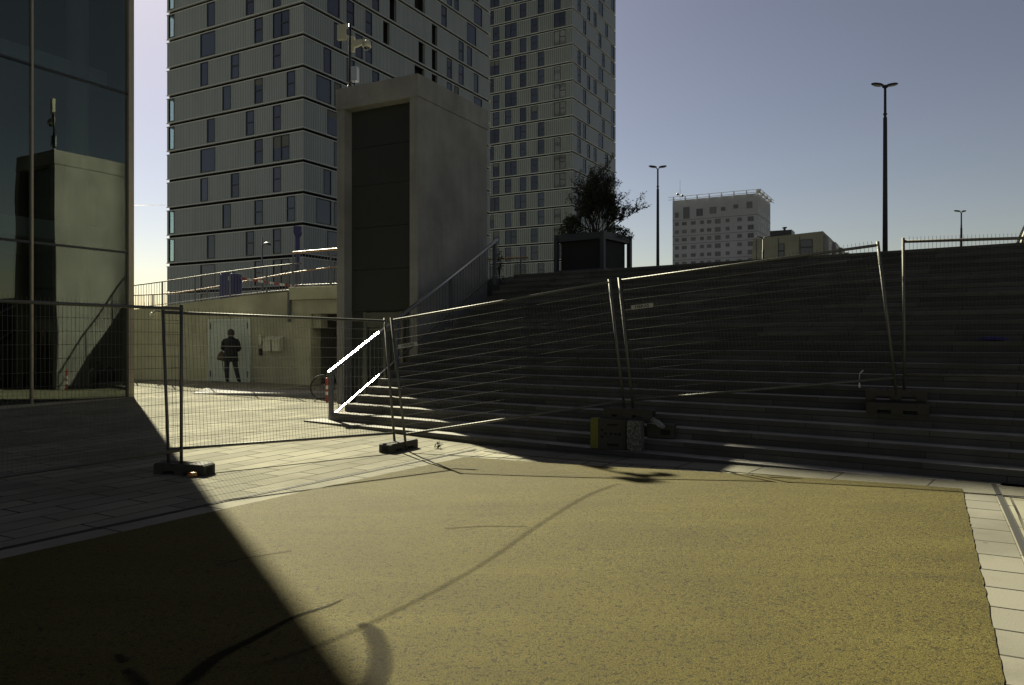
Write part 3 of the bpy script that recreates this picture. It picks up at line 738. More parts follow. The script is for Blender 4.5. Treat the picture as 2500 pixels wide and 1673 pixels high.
def T2V(r):
    X = {0: [(1740, 1759, 'two'), (1845, 1863, 'two'), (1930, 1950, 'one')], 1: [(1768, 1785, 'two'), (1868, 1885, 'two'), (1930, 1950, 'one')], 2: [(1702, 1722, 'two'), (1740, 1758, 'two'), (1845, 1875, 'one')],
         3: [(1702, 1722, 'two'), (1768, 1785, 'two'), (1812, 1830, 'two'), (1890, 1907, 'one')]}[r % 4]
    return [(solve_t(C2, Vd, z1x(a, 800)), solve_t(C2, Vd, z1x(b, 800)), k) for a, b, k in X]
tower('cladded_tower', C2, 35.0, 19.6, 57.3, 3.0, (-5, 18), 3.5, T2U, T2V, 'farther tower block with ribbed cladding, behind the planter tree', CORR2, PANE2, .44, (), visible)

# ------------------------------------------------------------------ white block far behind
WHT = m_concrete('pale_render', (.27, .285, .32), .10, stainscale=.08)
C3 = (88.2, 275.0); TU = F2(*C3, *Ud, *Vd); TV = F2(*C3, *Vd, *Ud)
b3 = empty('pale_block', (C3[0], C3[1], 3.5), 'pale square apartment block on the skyline with railed roof', 'building')
o = MB().box(TU, 0, 31.3, 0, 24, 3, 54.8).build('wall', WHT, b3)
JT = m_plain('joint_line', (.13, .14, .155), .8)
for k in (0, 2, 3, 5, 7): MB().box(TU, -.05, 31.35, -.05, 24.05, 47.2-k*3.0-.1, 47.2-k*3.0+.1).build('storey_joint', JT, b3)
def px3(x): return max(.2, solve_t(C3, Ud, 1640+x/5.093))
cols3 = [(40, 88), (126, 186), (237, 298), (352, 400), (438, 492), (536, 608), (670, 718), (815, 872), (944, 1020)]
WG = m_glass('far_glass', (.05, .055, .065), .3, .4, 2.2)
for k in range(9):
    zc = 47.2-k*3.0-1.75 if k else None
    for ci, (xa, xb) in enumerate(cols3):
        if k == 0:
            xa, xb, zl, zh = [(40, 88, 48.2, 50.2), (141, 222, 47.6, 52.0), (305, 388, 48.2, 51.0), (470, 556, 48.7, 51.2), (612, 667, 49.4, 50.9), (768, 826, 49.9, 51.4), (930, 1003, 49.6, 52.0), (0, 0, 0, 0), (0, 0, 0, 0)][ci]
            if xb == 0: continue
        else:
            zl = 47.2-k*3.0+.95-(.25 if ci in (5, 8) else 0); zh = zl+1.35+(.4 if ci in (5, 8) else 0)
        t1_, t0_ = px3(xa), px3(xb)
        m = MB(); e = .12
        m.box(TU, t0_, t1_, -.08, .1, zl, zl+e); m.box(TU, t0_, t1_, -.08, .1, zh-e, zh); m.box(TU, t0_, t0_+e, -.08, .1, zl, zh); m.box(TU, t1_-e, t1_, -.08, .1, zl, zh); m.box(TU, (t0_+t1_)/2-.06, (t0_+t1_)/2+.06, -.08, .1, zl, zh)
        w_ = m.build('window', JT, b3); MB().box(TU, t0_+e, t1_-e, -.03, .02, zl+e, zh-e).build('pane', WG, w_)
side = MB()
for k in range(9):
    for ci, t0_ in enumerate((1.4, 6.2, 9.8, 14.0, 19.2, 22)):
        t0_ += (k % 2)*.5 if k == 0 else 0
        side.box(TV, t0_, t0_+1.5, -.04, .1, 47.2-k*3.0+.6, 47.2-k*3.0+2.5)
side.build('side_windows', WG, b3)['kind'] = 'stuff'
mb = MB()
for zz in (54.9, 55.9):
    for (F_, L) in ((TU, 31.3), (TV, 24)): mb.box(F_, -1.2, L+1.2, -1.2, -1.0, zz, zz+.14)
for k in range(8): mb.box(TU, k*4.5-.8, k*4.5-.68, -1.2, .4, 54.6, 56)
for k in range(4): mb.box(TV, k*7-.8, k*7-.68, -1.2, .4, 54.6, 56)
mb.build('roof_railing', m_plain('pale_rail_paint', (.4, .41, .42), .6), b3)
c = TU(29, 2, 54.8)
mb = MB(); mb.tube([c, c+Vector((0, 0, 4.6))], .07, 6); mb.tube([c, c+Vector((0, 0, 8))], .04, 6)
mb.ellipsoid(c+Vector((-.9, 0, 2.6)), .55, .4, .5, 10, 6); mb.ellipsoid(c+Vector((.8, 0, 2.0)), .6, .4, .55, 10, 6); mb.tube([c+Vector((-.9, 0, 2.6)), c+Vector((.8, 0, 2.0))], .06, 6)
mb.build('antenna', FRAME, b3)

# beige clad building with bays
C4 = (60.9, 150.0); TU4 = F2(*C4, *Ud, *Vd); TV4 = F2(*C4, *Vd, *Ud)
CLAD = m_concrete('beige_cladding', (.19, .19, .155), .2, stainscale=.25); CLADG = m_plain('grey_bay_cladding', (.19, .20, .21), .6)
b4 = empty('clad_building', (C4[0], C4[1], 3.5), 'low beige-clad building with stepped grey bays beside the pale block', 'building')
mb = MB(); mb.prism(TU4, [(0, 3), (14.6, 3), (13.3, 22.6), (0, 23.25)], 0, 45); mb.build('wall', CLAD, b4)
for k in range(6):
    t0_ = 1.0+k*7.2; mb = MB(); mb.box(TV4, t0_, t0_+5.8, -.9-.5*k, .0, 3, 22.3-.35*k); mb.build('bay', CLADG, b4)
    for z in (18.4, 13.6):
        m = MB(); m.box(TV4, t0_+1.2, t0_+4.6, -.97-.5*k, -.905-.5*k, z, z+2.9); fr_ = m.build('window', WHP if False else m_plain('bay_window_frame', (.5, .5, .48), .5), b4)
        m = MB(); m.box(TV4, t0_+1.35, t0_+2.8, -.985-.5*k, -.972-.5*k, z+.15, z+1.35); m.box(TV4, t0_+1.35, t0_+2.8, -.985-.5*k, -.972-.5*k, z+1.5, z+2.75); m.box(TV4, t0_+3.0, t0_+4.45, -.985-.5*k, -.972-.5*k, z+.15, z+1.35); m.box(TV4, t0_+3.0, t0_+4.45, -.985-.5*k, -.972-.5*k, z+1.5, z+2.75); m.build('pane', FRAME, fr_)
for z in (16.8,): MB().box(TU4, 0, 13.6, -.06, 0, z-.08, z+.08).build('storey_joint', FRAME, b4)
for x in (1052, 1325, 1588): 
    tt = solve_t(C4, Ud, 1640+x/5.093)
    if tt > .3: MB().box(TU4, tt-.05, tt+.05, -.05, 0, 5, 22.5).build('panel_joint', FRAME, b4)
for (xa, xb, zl, zh) in ((1600, 1750, 18.7, 21.8), (1328, 1400, 18.3, 21.3), (1590, 1662, 13.5, 16.4), (1328, 1400, 13.2, 16.0)):
    t1_ = solve_t(C4, Ud, 1640+xa/5.093); t0_ = solve_t(C4, Ud, 1640+xb/5.093)
    m = MB(); m.box(TU4, t0_, t1_, -.10, .0, zl, zh); fr_ = m.build('window', FRAME, b4)
    m = MB(); m.box(TU4, t0_+.1, t1_-.1, -.115, -.101, zl+.1, (zl+zh)/2-.15); m.box(TU4, t0_+.1, t1_-.1, -.115, -.101, (zl+zh)/2+.15, zh-.1); m.build('pane', WG, fr_)
c = TU4(7.7, 3, 23); MB().box(TU4, 6.0, 10.2, 1, 5, 22.5, 24.1).build('plant_room', FRAME, b4); MB().tube([c, c+Vector((0, 0, 1.7)), c+Vector((0, 0, 1.75)), c+Vector((0, 0, 1.95))], [.25, .25, .55, .5], 8).build('chimney', FRAME, b4)
# dome at the right edge
c = Vector((0, 0, 0)); dY = 62.0; cx = (2560-1250)/1870*dY
dome = empty('glass_dome', (cx, dY, 3.565), 'curved grey dome roof just entering at the right edge', 'dome')
SH = m_plain('dome_shell', (.20, .20, .15), .5, .2, .5, .3, 1.5)
MB().ellipsoid((cx, dY, 4.5), 2.75, 2.75, 8.2, 32, 14, 0, None, -.1, 1).build('shell', SH, dome, True)
mb = MB()
for k in range(24):
    a = k*math.pi/12; mb.tube([Vector((cx+math.cos(a)*2.8*math.cos(q), dY+math.sin(a)*2.8*math.cos(q), 4.5+8.28*math.sin(q))) for q in [i*math.pi/2/12 for i in range(13)]], .05, 5)
mb.build('ribs', FRAME, dome)

# ------------------------------------------------------------------ plaza lamps
LAMPM = m_plain('lamp_dark_metal', (.028, .029, .032), .6, 0, .3); LAMPG = m_plain('lamp_lens', (.4, .42, .38), .3)
def plaza_lamp(x, ytop, Y, heads, label):
    top = pinp(x, ytop, Y); X = top.x; z0 = 3.55
    root = empty('plaza_lamp', (X, Y, z0), label, 'street lamp', 'tall lamp posts on the upper plaza')
    zt_ = top.z-.12
    MB().tube([(X, Y, z0), (X, Y, z0+(zt_-z0)*.86), (X, Y, z0+(zt_-z0)*.862), (X, Y, zt_)], [.125, .085, .06, .055], 12).build('pole', LAMPM, root, True)
    MB().tube([(X, Y, zt_-1.25), (X, Y, zt_-1.2)], .09, 10).build('collar', LAMPM, root)
    for a in heads:
        M = Matrix.Rotation(a, 3, 'Z') @ Matrix.Rotation(R(-9), 3, 'Y'); c0 = Vector((X, Y, zt_+.02))
        MB().tube([c0+Vector((0, 0, -.08)), c0+M@Vector((.12, 0, .03))], .03, 6).build('arm', LAMPM, root)
        h = MB().ellipsoid(c0+M@Vector((.36, 0, .08)), .29, .15, .075, 16, 6, 0, M).build('lamp_head', LAMPM, root, True)
        MB().ellipsoid(c0+M@Vector((.36, 0, .03)), .22, .11, .04, 12, 4, 0, M, -1, 0).build('lens', LAMPG, h, True)
    return root
plaza_lamp(2161, 208, 35.5, (R(5), R(175), R(62)), 'nearest tallest plaza lamp post with three flat heads')
plaza_lamp(1606, 408, 52.5, (R(5), R(175)), 'two-headed plaza lamp post between the planter tree and the pale block')
plaza_lamp(2347, 516, 70, (R(25), R(170)), 'small distant plaza lamp post rising over the fence at the right')
plaza_lamp(1863, 580, 66, (R(5), R(175)), 'distant dark plaza lamp post before the beige-clad building')

# ------------------------------------------------------------------ planter with tree
PL = Vector((2.55, 21.5, 3.565)); PF = F2(PL.x, PL.y, -.80, .60, .60, .80)
STEELD = m_plain('planter_steel', (.055, .058, .07), .5, .4); PANELD = m_plain('planter_panel', (.012, .012, .012), .8)
pl = empty('planter', PF(.78, .78, 3.565), 'large square dark steel planter at the top of the stairs', 'planter')
W_ = 1.56; zt2 = 4.83
for (u, v) in ((0, 0), (W_, 0), (0, W_), (W_, W_)):
    MB().box(PF, u-.06, u+.06, v-.06, v+.06, 3.565, zt2+.02).build('corner_post', STEELD, pl, bevel=.006)
for (z0, z1) in ((3.64, 3.80), (zt2-.2, zt2)):
    m = MB(); m.box(PF, .065, W_-.065, -.04, .04, z0, z1); m.box(PF, -.04, .04, .065, W_-.065, z0, z1); m.box(PF, .065, W_-.065, W_-.04, W_+.04, z0, z1); m.box(PF, W_-.04, W_+.04, .065, W_-.065, z0, z1); m.build('frame_beam', STEELD, pl)
MB().box(PF, .10, W_-.10, .10, W_-.10, 3.68, zt2-.06).build('box', PANELD, pl)
SOIL = m_plain('soil', (.03, .022, .015), .95); MB().box(PF, .1, W_-.1, .1, W_-.1, zt2-.058, zt2-.02).build('soil', SOIL, pl)
BARK = m_plain('bark', (.022, .020, .017), .85, 0, .3, .3, 25)
def m_leaf(name, c1, c2):
    t = NT(name); oi = t.noise(t.pos(), 4, 3)
    c = t.mix(c1, c2, t.ramp(oi, [(.35, (0, 0, 0)), (.65, (1, 1, 1))]))
    d = t.n('ShaderNodeBsdfPrincipled', {'Base Color': c, 'Roughness': .55}); tl = t.n('ShaderNodeBsdfTranslucent', {'Color': c})
    return t.surf(t.n('ShaderNodeMixShader', {0: .25, 1: d.outputs[0], 2: tl.outputs[0]}).outputs[0])
LEAF = m_leaf('dark_leaf', (.022, .026, .012), (.04, .045, .02)); LEAF2 = m_leaf('shrub_leaf', (.02, .028, .012), (.035, .045, .02))
rt = random.Random(11)
def leaf(mb, p, size, rr=rt):
    d = Vector((rr.gauss(0, 1), rr.gauss(0, 1), rr.gauss(.1, .8))).normalized(); s_ = d.orthogonal().normalized()
    q = Matrix.Rotation(rr.uniform(0, 6.28), 3, d); s_ = q@s_; L = size*rr.uniform(.7, 1.3); w = L*.34
    n_ = d.cross(s_)*L*.12
    mb.add([p, p+d*L*.4+s_*w*.5+n_, p+d*L, p+d*L*.4-s_*w*.5+n_], [(0, 1, 2, 3)])
def grow(p, d, L, r, lvl, maxl, wood, leaves, rr, spread=.55, lf=.085, nleaf=9, up=.25, lim=None):
    n = 4; pts = [p]; q = p.copy(); dd = d.normalized()
    for i in range(n):
        dd = (dd+Vector((rr.gauss(0, .10), rr.gauss(0, .10), rr.gauss(0, .07)+.03*up))).normalized(); q = q+dd*L/n; pts.append(q.copy())
    wood.tube(pts, [lerp(r, r*.62, i/n) for i in range(n+1)], 5 if lvl else 8)
    if lvl >= maxl-1 and leaves is not None:
        for _ in range(nleaf if lvl == maxl else nleaf//2): leaf(leaves, pts[rr.randint(1, n)].lerp(pts[rr.randint(1, n)], rr.random())+Vector((rr.gauss(0, .02), rr.gauss(0, .02), rr.gauss(0, .02))), lf, rr)
    if lvl >= maxl: return
    nb = rr.choice((2, 3, 3)) if lvl < maxl-1 else rr.choice((2, 3, 4))
    for k in range(nb+1):
        f = rr.randint(1, n) if k < nb else n
        ax = Vector((rr.gauss(0, 1), rr.gauss(0, 1), rr.gauss(0, .35))).normalized()
        nd = (dd+ax*spread*rr.uniform(.6, 1.35)+Vector((0, 0, up*.4))).normalized()
        grow(pts[f], nd, L*rr.uniform(.6, .82), r*.58, lvl+1, maxl, wood, leaves, rr, spread, lf, nleaf, up, lim)
tb = PF(.72, .80, zt2-.04)
tree = empty('planter_tree', tb, 'small sparse-leaved dark tree growing in the square planter', 'tree')
wood, lv = MB(), MB()
rr = random.Random(5)
for (ax, ay, L) in ((-.02, 0, .86), (-.26, .05, .74), (.22, -.1, .78), (.1, .3, .7), (-.12, -.22, .74), (.60, .1, .66), (.95, .0, .55), (.8, -.3, .45), (-.42, -.1, .55)):
    grow(tb+Vector((ax*.2, ay*.2, 0)), Vector((ax, ay, 1)), L, .028, 0, 4, wood, lv, rr, .58, .08, 4, .40)
wood.build('trunk', BARK, tree, True); lv.build('crown', LEAF, tree)
def bush(name, c, rx, ry, rz, n, size, seed, label, mat=LEAF2, stems=14):
    rr = random.Random(seed); root = empty(name, c, label, 'shrub'); m = MB(); w = MB()
    for _ in range(stems):
        e = Vector((rr.uniform(-1, 1)*rx*.8, rr.uniform(-1, 1)*ry*.8, rr.uniform(.4, 1)*rz)); w.tube([c, c+e*.5+Vector((0, 0, .1*rz)), c+e], [.01, .007, .004], 4)
    for _ in range(n):
        a = rr.uniform(0, 6.28); u = rr.uniform(0, 1)**.5; z = rr.uniform(0, 1)**.8
        k = math.sqrt(max(0, 1-z*z))*.9+.12
        leaf(m, c+Vector((math.cos(a)*u*rx*k, math.sin(a)*u*ry*k, z*rz*rr.uniform(.85, 1.1))), size, rr)
    w.build('stems', BARK, root); m.build('leaves', mat, root); return root
bush('shrub', PF(1.30, .45, zt2-.05), .42, .42, .62, 1500, .085, 3, 'dense dark low shrub at the left corner of the planter')
bush('shrub', PF(.15, 1.15, zt2-.12), .48, .45, .38, 750, .08, 4, 'trailing shrub hanging over the right edge of the planter')
bush('shrub', Vector((-.36, 21.6, 3.5)), .16, .2, .75, 110, .085, 6, 'thin leafy weed behind the upper end of the handrail', stems=8)
def bare(x, y, Y, hpx, seed, label, fan=.5):
    c = pinp(x, y, Y); c.z = 3.5; root = empty('bare_tree', c, label, 'tree', 'bare young trees on the upper plaza'); w = MB(); rr = random.Random(seed)
    H = hpx/1870*Y; pts = [c+Vector((rr.gauss(0, .02)*i, 0, H*i/6)) for i in range(7)]; tw = MB()
    w.tube(pts, [.09, .08, .065, .05, .04, .025, .01], 7)
    for k in range(16):
        f = .18+.8*k/16; p = c+Vector((0, 0, H*f)); a = rr.uniform(0, 6.28)
        grow(p, Vector((math.cos(a), math.sin(a), .75)), H*.17*(1.15-f), .026, 1, 3, tw, None, rr, .6, up=.4)
    w.build('trunk', BARK, root, True); tw.build('crown', BARK, root, True)
bare(1660, 640, 58, 105, 1, 'bare young tree in front of the left end of the pale block')
bare(1729, 640, 60, 105, 2, 'bare young tree in front of the middle of the pale block')
bare(1846, 635, 60, 105, 3, 'bare young tree before the left edge of the beige-clad building')
bush('weed', Vector((-1.22, 12.62, g(-1.22, 12.62))), .07, .07, .10, 60, .04, 9, 'small weed tuft growing at the foot of the first step', LEAF2, 5)
o = bpy.data.objects['weed']; o['category'] = 'weed'

# ------------------------------------------------------------------ temporary mesh fence
PW, PH = 3.5, 2.0
def fence_proto(sh=0):
    root = empty('mesh_fence', (0, 0, 0)); n0 = len(bpy.data.meshes)
    for x in (0, PW): MB().tube([(x, 0, -.12), (x, 0, PH+.02)], .021, 12).build('post', GALV, root, True)
    MB().tube([(0, 0, PH-.03), (PW, 0, PH-.03)], .021, 10).build('top_rail', GALV, root, True)
    MB().tube([(0, 0, .12), (PW, 0, .12)], .021, 10).build('bottom_rail', GALV, root, True)
    m = MB(); n = int((PW-.05)/.05); 
    for k in range(1, n+1):
        x = .025+k*(PW-.05)/(n+1); dx = .003*math.sin(k*1.7)
        m.tube([(x, -.02, .10), (x+dx, -.02, 1.0), (x, -.02, PH+.035)], .0021, 4)
    for k in range(1, 12):
        z = .12+k*(PH-.15)/12; m.tube([(.02, -.017, z), (PW*.3, -.017, z+.002*math.sin(k*3)), (PW*.7, -.017, z-.002*math.cos(k*2)), (PW-.02, -.017, z)], .0024, 4)
    m.build('wire_mesh', WIREM, root)
    if sh:
        for ch in root.children:
            for v in ch.data.vertices: v.co.x += v.co.z*sh
    return root
proto = fence_proto(); GRP = 'temporary mesh fence panels'
def place_panel(o, p0, p1, lean, label):
    """p0, p1 = feet of both posts (Vector); lean = sideways offset of the top along the panel normal"""
    ex = (p1-p0).normalized(); up = Vector((0, 0, 1)); nrm = ex.cross(up).normalized()
    ez = (nrm.cross(ex)*-1); ez = ex.cross(nrm)*-1 if ex.cross(nrm).z < 0 else ex.cross(nrm)
    ez = (ez+nrm*lean/PH).normalized(); ey = ez.cross(ex)
    M = Matrix((ex, ey, ez)).transposed()
    o.rotation_euler = M.to_euler(); o.location = p0; o.scale = ((p1-p0).length/PW, 1, 1); tag(o, label, 'fence', GRP); return o
V_ = Vector
p1 = proto
place_panel(p1, V_((-4.33, 10.03, .20)), V_((-4.33-.478*PW, 10.03-.878*PW, .20)), 0, 'leftmost mesh fence panel standing upright in front of the glass building')
p2 = copy_tree(proto); place_panel(p2, V_((-4.53, 10.10, .20)), V_((-1.90, 12.38, .14)), -.36, 'mesh fence panel in front of the standing person, posts leaning left')
bpy.context.view_layer.update(); p3 = fence_proto(.045); place_panel(p3, V_((-1.72, 12.36, .12)), V_((1.74, 11.84, .70)), .0, 'mesh fence panel across the foot of the stairs, sloping up to the stacked blocks')
p4 = copy_tree(proto); place_panel(p4, V_((1.86, 11.76, .72)), V_((5.28, 10.55, 1.12)), .0, 'mesh fence panel in the middle of the staircase between the two stair blocks')
p5 = copy_tree(proto); place_panel(p5, V_((5.42, 10.58, 1.16)), V_((8.75, 9.75, 1.16)), -.06, 'rightmost mesh fence panel on the stairs rising above the skyline')
PLATE = m_plain('plate_pale', (.34, .34, .32), .45); INK = m_plain('plate_ink', (.02, .02, .02), .5)
def plate(panel):
    root = panel
    m = MB().box(W, .14, .46, -.035, -.027, 1.50, 1.565); 
    me = bpy.data.meshes.new('name_plate'); me.from_pydata(m.v, [], m.f); me.materials.append(PLATE)
    bm = bmesh.new(); bm.from_mesh(me); bmesh.ops.recalc_face_normals(bm, faces=bm.faces); bm.to_mesh(me); bm.free()
    o = bpy.data.objects.new('name_plate', me); COL.objects.link(o); o.parent = root
    cu = bpy.data.curves.new('lettering', 'FONT'); cu.body = 'HERAS'; cu.size = .062; cu.extrude = .001; cu.align_x = 'CENTER'; cu.align_y = 'CENTER'; cu.offset = .0012
    tmp = bpy.data.objects.new('tmp_text', cu); COL.objects.link(tmp); bpy.context.view_layer.update()
    lm = bpy.data.meshes.new_from_object(tmp.evaluated_get(bpy.context.evaluated_depsgraph_get()))
    bpy.data.objects.remove(tmp)
    for v in lm.vertices: v.co = Vector((.30+v.co.x*1.15, -.0365-v.co.z*.5, 1.532+v.co.y))
    lm.materials.clear(); lm.materials.append(INK); l = bpy.data.objects.new('lettering', lm); COL.objects.link(l); l.parent = o
plate(p3); plate(p4)
# rubber feet
def foot_proto(name, yellow=False):
    L, Wd, Hh = .76, .24, .145; F_ = F2(0, 0, 1, 0, 0, 1)
    prof = [(-L/2, 0), (-.25, 0), (-.25, .05), (-.07, .05), (-.07, 0), (.07, 0), (.07, .05), (.25, .05), (.25, 0), (L/2, 0), (L/2, Hh-.02), (L/2-.03, Hh), (-L/2+.03, Hh), (-L/2, Hh-.02)]
    root = empty(name, (0, 0, 0)); m = MB(); m.prism(F_, prof, -Wd/2, Wd/2); m.build('block', FOOT, root, bevel=.006)
    m = MB()
    for x in (-.2, -.1, .1, .2): m.tube([(x, .04, Hh-.002), (x, .04, Hh+.0015)], .022, 10); m.tube([(x, -.04, Hh-.002), (x, -.04, Hh+.0015)], .022, 10)
    m.build('post_holes', BLACK, root)['kind'] = 'stuff'
    m = MB()
    for e in (-1, 1): m.box(F_, min(e*L/2, e*(L/2+.0025)), max(e*L/2, e*(L/2+.0025)), -.06, .06, .03, .10)
    m.build('grip_slots', BLACK, root)['kind'] = 'stuff'
    return root
fp = foot_proto('fence_weight'); FG = 'recycled rubber fence feet'
def put(o, loc, rz, label, rx=0, ry=0):
    o.location = loc; o.rotation_euler = (rx, ry, rz); return tag(o, label, 'fence foot', FG)
put(fp, (-4.32, 10.10, g(-4.32, 10.1)), R(-14), 'fence foot block under the leftmost fence joint, with a drinks can in front')
def cf(*a, **k): return put(copy_tree(fp), *a, **k)
cf((-1.83, 12.40, g(-1.85, 12.4)+.0), R(64), 'fence foot block on sunlit paving at the left end of the stairs')
cf((1.80, 11.72, .575), R(-28), 'fence foot lying on top of the upright blocks at the foot of the stairs')
cf((5.25, 10.42, zN(4)+.0), R(-34), 'lower fence foot on the stairs under the right-hand fence joint')
cf((5.33, 10.64, zN(5)+.008), R(-26), 'upper fence foot on the stairs holding the two right-hand posts')
# upright blocks under the middle joint
BLK = F2(*AB(-5.73, 10.25, 0).to_2d(), .96, -.28)
c0 = AB(-5.60, 10.24, 0); BLK = F2(c0.x, c0.y, .93, -.37)
zb = zN(0)+.004
YEL = m_plain('yellow_spray', (.13, .13, .02), .7, 0, .4, .45, 25, .4)
t = empty('ballast_block', BLK(-.2, .1, zb), 'upright black block with yellow painted end and round holes', 'block')
MB().box(BLK, -.41, .13, .01, .15, zb, zb+.46).build('body', FOOT, t, bevel=.012)
MB().box(BLK, -.425, -.30, .004, .16, zb+.004, zb+.463).build('painted_end', YEL, t, bevel=.012)
m = MB()
for (u, z) in ((-.24, .29), (-.24, .19), (-.185, .24), (-.10, .24), (-.03, .235), (.03, .235)): m.tube([BLK(u, .012, zb+z), BLK(u, .0075, zb+z)], .022, 10)
m.box(BLK, -.16, .0, .0075, .012, zb+.36, zb+.39); m.box(BLK, -.16, .02, .0075, .012, zb+.05, zb+.09)
m.build('holes', BLACK, t)['kind'] = 'stuff'
t = empty('ballast_block', BLK(.25, .1, zb), 'upright worn grey block with peeled white paint under the fence foot', 'block')
PEEL = NT('peeled_paint'); _n = PEEL.noise(PEEL.pos(), 26, 6, .75)
PEEL = PEEL.pbr(PEEL.ramp(_n, [(.42, (.035, .035, .03)), (.60, (.17, .175, .15))]), .8, 0, PEEL.bump(_n, .5, .01))
MB().box(BLK, .155, .375, -.06, .18, zb, zb+.45).build('body', PEEL, t, bevel=.012)
t = empty('ballast_block', BLK(.6, .2, zb), 'plain black block lying behind the grey block on the lower steps', 'block')
MB().box(BLK, .385, .80, .30, .50, zN(1)+.006, zN(1)+.22).build('body', FOOT, t, bevel=.012)
MB().box(BLK, .60, .74, .294, .2995, zN(1)+.06, zN(1)+.14).build('recess', BLACK, t)
# plastic bag
def crumple(name, c, rx, ry, rz, seed, mat, label, cat, n=16, k=12, amp=.35):
    rr = random.Random(seed); vs = []; fs = []
    for i in range(k+1):
        th = math.pi*i/k
        for j in range(n):
            f = 1+rr.uniform(-amp, amp); ph = 2*math.pi*j/n
            vs.append(Vector(c)+Vector((math.sin(th)*math.cos(ph)*rx*f, math.sin(th)*math.sin(ph)*ry*f, rz+math.cos(th)*rz*f)))
    for i in range(k):
        for j in range(n): a = i*n+j; b = i*n+(j+1) % n; fs.append((a, b, b+n, a+n))
    m = MB(); m.add(vs, fs); o = m.build(name, mat); return tag(o, label, cat)
BAGM = m_plain('clear_plastic', (.16, .17, .17), .25, 0, .8)
o = crumple('plastic_bag', (0, 0, 0), .13, .05, .035, 2, BAGM, 'crumpled clear plastic bag wedged beside the stacked fence blocks', 'plastic bag')
o.location = BLK(.55, .12, .50); o.rotation_euler = (0, R(28), R(-20))
o = crumple('cloth', (0, 0, 0), .17, .07, .028, 5, m_plain('blue_cloth', (.02, .02, .13), .8), 'crumpled blue cloth left on a high step at the right', 'cloth', amp=.3)
pz = AB(-2.2, bN(10)+.12, zN(10)); o.location = pinp(2425, 829, 12.10); o.location.z = zN(10)+.002
k_ = (2425-1250)/1870; Yc = (bN(10)+.10)/(.595*k_+.804); o.location = (k_*Yc, Yc, zN(10)+.002); o.rotation_euler = (0, 0, R(-36))
# can
cp = Vector((-4.10, 9.83, g(-4.1, 9.83)+.033)); t = empty('drinks_can', cp, 'crushed orange drinks can lying in front of the fence foot', 'drinks can')
dd = Vector((.97, .2, 0)); CAN = NT('can_print'); _n = CAN.noise(CAN.pos(), 30, 2); CAN = CAN.pbr(CAN.ramp(_n, [(.45, (.35, .06, .02)), (.5, (.45, .3, .1))]), .3, .5)
MB().tube([cp-dd*.06, cp-dd*.052, cp+dd*.045, cp+dd*.052, cp+dd*.058], [.026, .033, .032, .030, .026], 14).build('body', CAN, t, True)
MB().tube([cp+dd*.0582, cp+dd*.0605], .025, 14).build('lid', GALV, t)
# white tie on rail
tp = V_((4.86, 10.72, 1.19)); t = MB(); t.tube([tp, tp+V_((-.01, -.03, .10)), tp+V_((.04, -.03, .15))], [.008, .006, .012], 5); t.tube([tp, tp+V_((-.01, -.03, -.09))], [.008, .016], 5)
tag(t.build('cable_tie', m_plain('white_tape', (.5, .5, .48), .5)), 'knotted white strip of tape on the bottom rail of the fence on the stairs', 'tape')

# low kerb wedge in front of the underpass
P0, P1 = Vector((-9.3, 22.3, 0)), Vector((-4.4, 21.35, 0)); m = MB(); vs = []
for q in range(11):
    p = P0.lerp(P1, q/10); hh_ = .02+.15*q/10; gg = g(p.x, p.y); g2 = g(p.x, p.y+1.0)
    vs += [Vector((p.x, p.y, gg-.1)), Vector((p.x, p.y, gg+hh_)), Vector((p.x, p.y+1.0, max(gg+hh_, g2+.03))), Vector((p.x, p.y+1.0, g2-.1))]
m.add(vs, [(4*q+a, 4*q+(a+1) % 4, 4*q+4+(a+1) % 4, 4*q+4+a) for q in range(10) for a in range(4)]+[(0, 1, 2, 3), (43, 42, 41, 40)])
tag(m.build('low_kerb', CONC, None, bevel=.008), 'low tapering concrete kerb on the paving in front of the underpass', 'kerb')
# ------------------------------------------------------------------ bicycle and bollard
bc = Vector((-5.25, 21.2, g(-5.25, 21.2)))
k_ = lambda x, y, Y: pinp(x, y, Y)
RUB = m_plain('tyre_rubber', (.015, .015, .015), .8)
def ring(mb, c, r, rad, d1, n=28):
    pts = [c+d1*math.cos(2*math.pi*i/n)*r+Vector((0, 0, math.sin(2*math.pi*i/n)*r)) for i in range(n+1)]
    mb.tube(pts, rad, 6, cap=False)
bike = empty('bicycle', bc, 'dark parked bicycle in the underpass mouth behind the striped post', 'bicycle')
bd = Vector((.86, .5, 0)).normalized()
for s_, o_ in ((0, 0), (1, 1.05)):
    wc = bc+bd*o_+V_((0, 0, .34)); m = MB(); ring(m, wc, .33, .02, bd); w_ = m.build('wheel', RUB, bike, True)
    m = MB(); ring(m, wc, .30, .008, bd)
    for q in range(14): a = q*math.pi/7; m.tube([wc, wc+bd*math.cos(a)*.3+V_((0, 0, math.sin(a)*.3))], .0016, 3)
    m.build('rim', GALV, w_)
P = lambda u, z: bc+bd*u+V_((0, 0, z))
m = MB()
for a, b in ((P(0, .34), P(.45, .30)), (P(0, .34), P(.35, .72)), (P(.35, .80), P(.45, .30)), (P(.45, .30), P(.88, .68)), (P(.37, .68), P(.86, .80)), (P(.84, .88), P(1.05, .34))): m.tube([a, b], .016, 6)
m.build('frame', POSTM, bike)
MB().ellipsoid(P(.32, .86), .13, .07, .035, 10, 5).build('saddle', RUB, bike, True)
mx = bd.cross(V_((0, 0, 1))); m = MB(); m.tube([P(.82, .95)-mx*.28, P(.86, 1.0), P(.82, .95)+mx*.28], .012, 6); m.tube([P(.84, .86), P(.86, 1.0)], .014, 6); m.build('handlebar', GALV, bike)
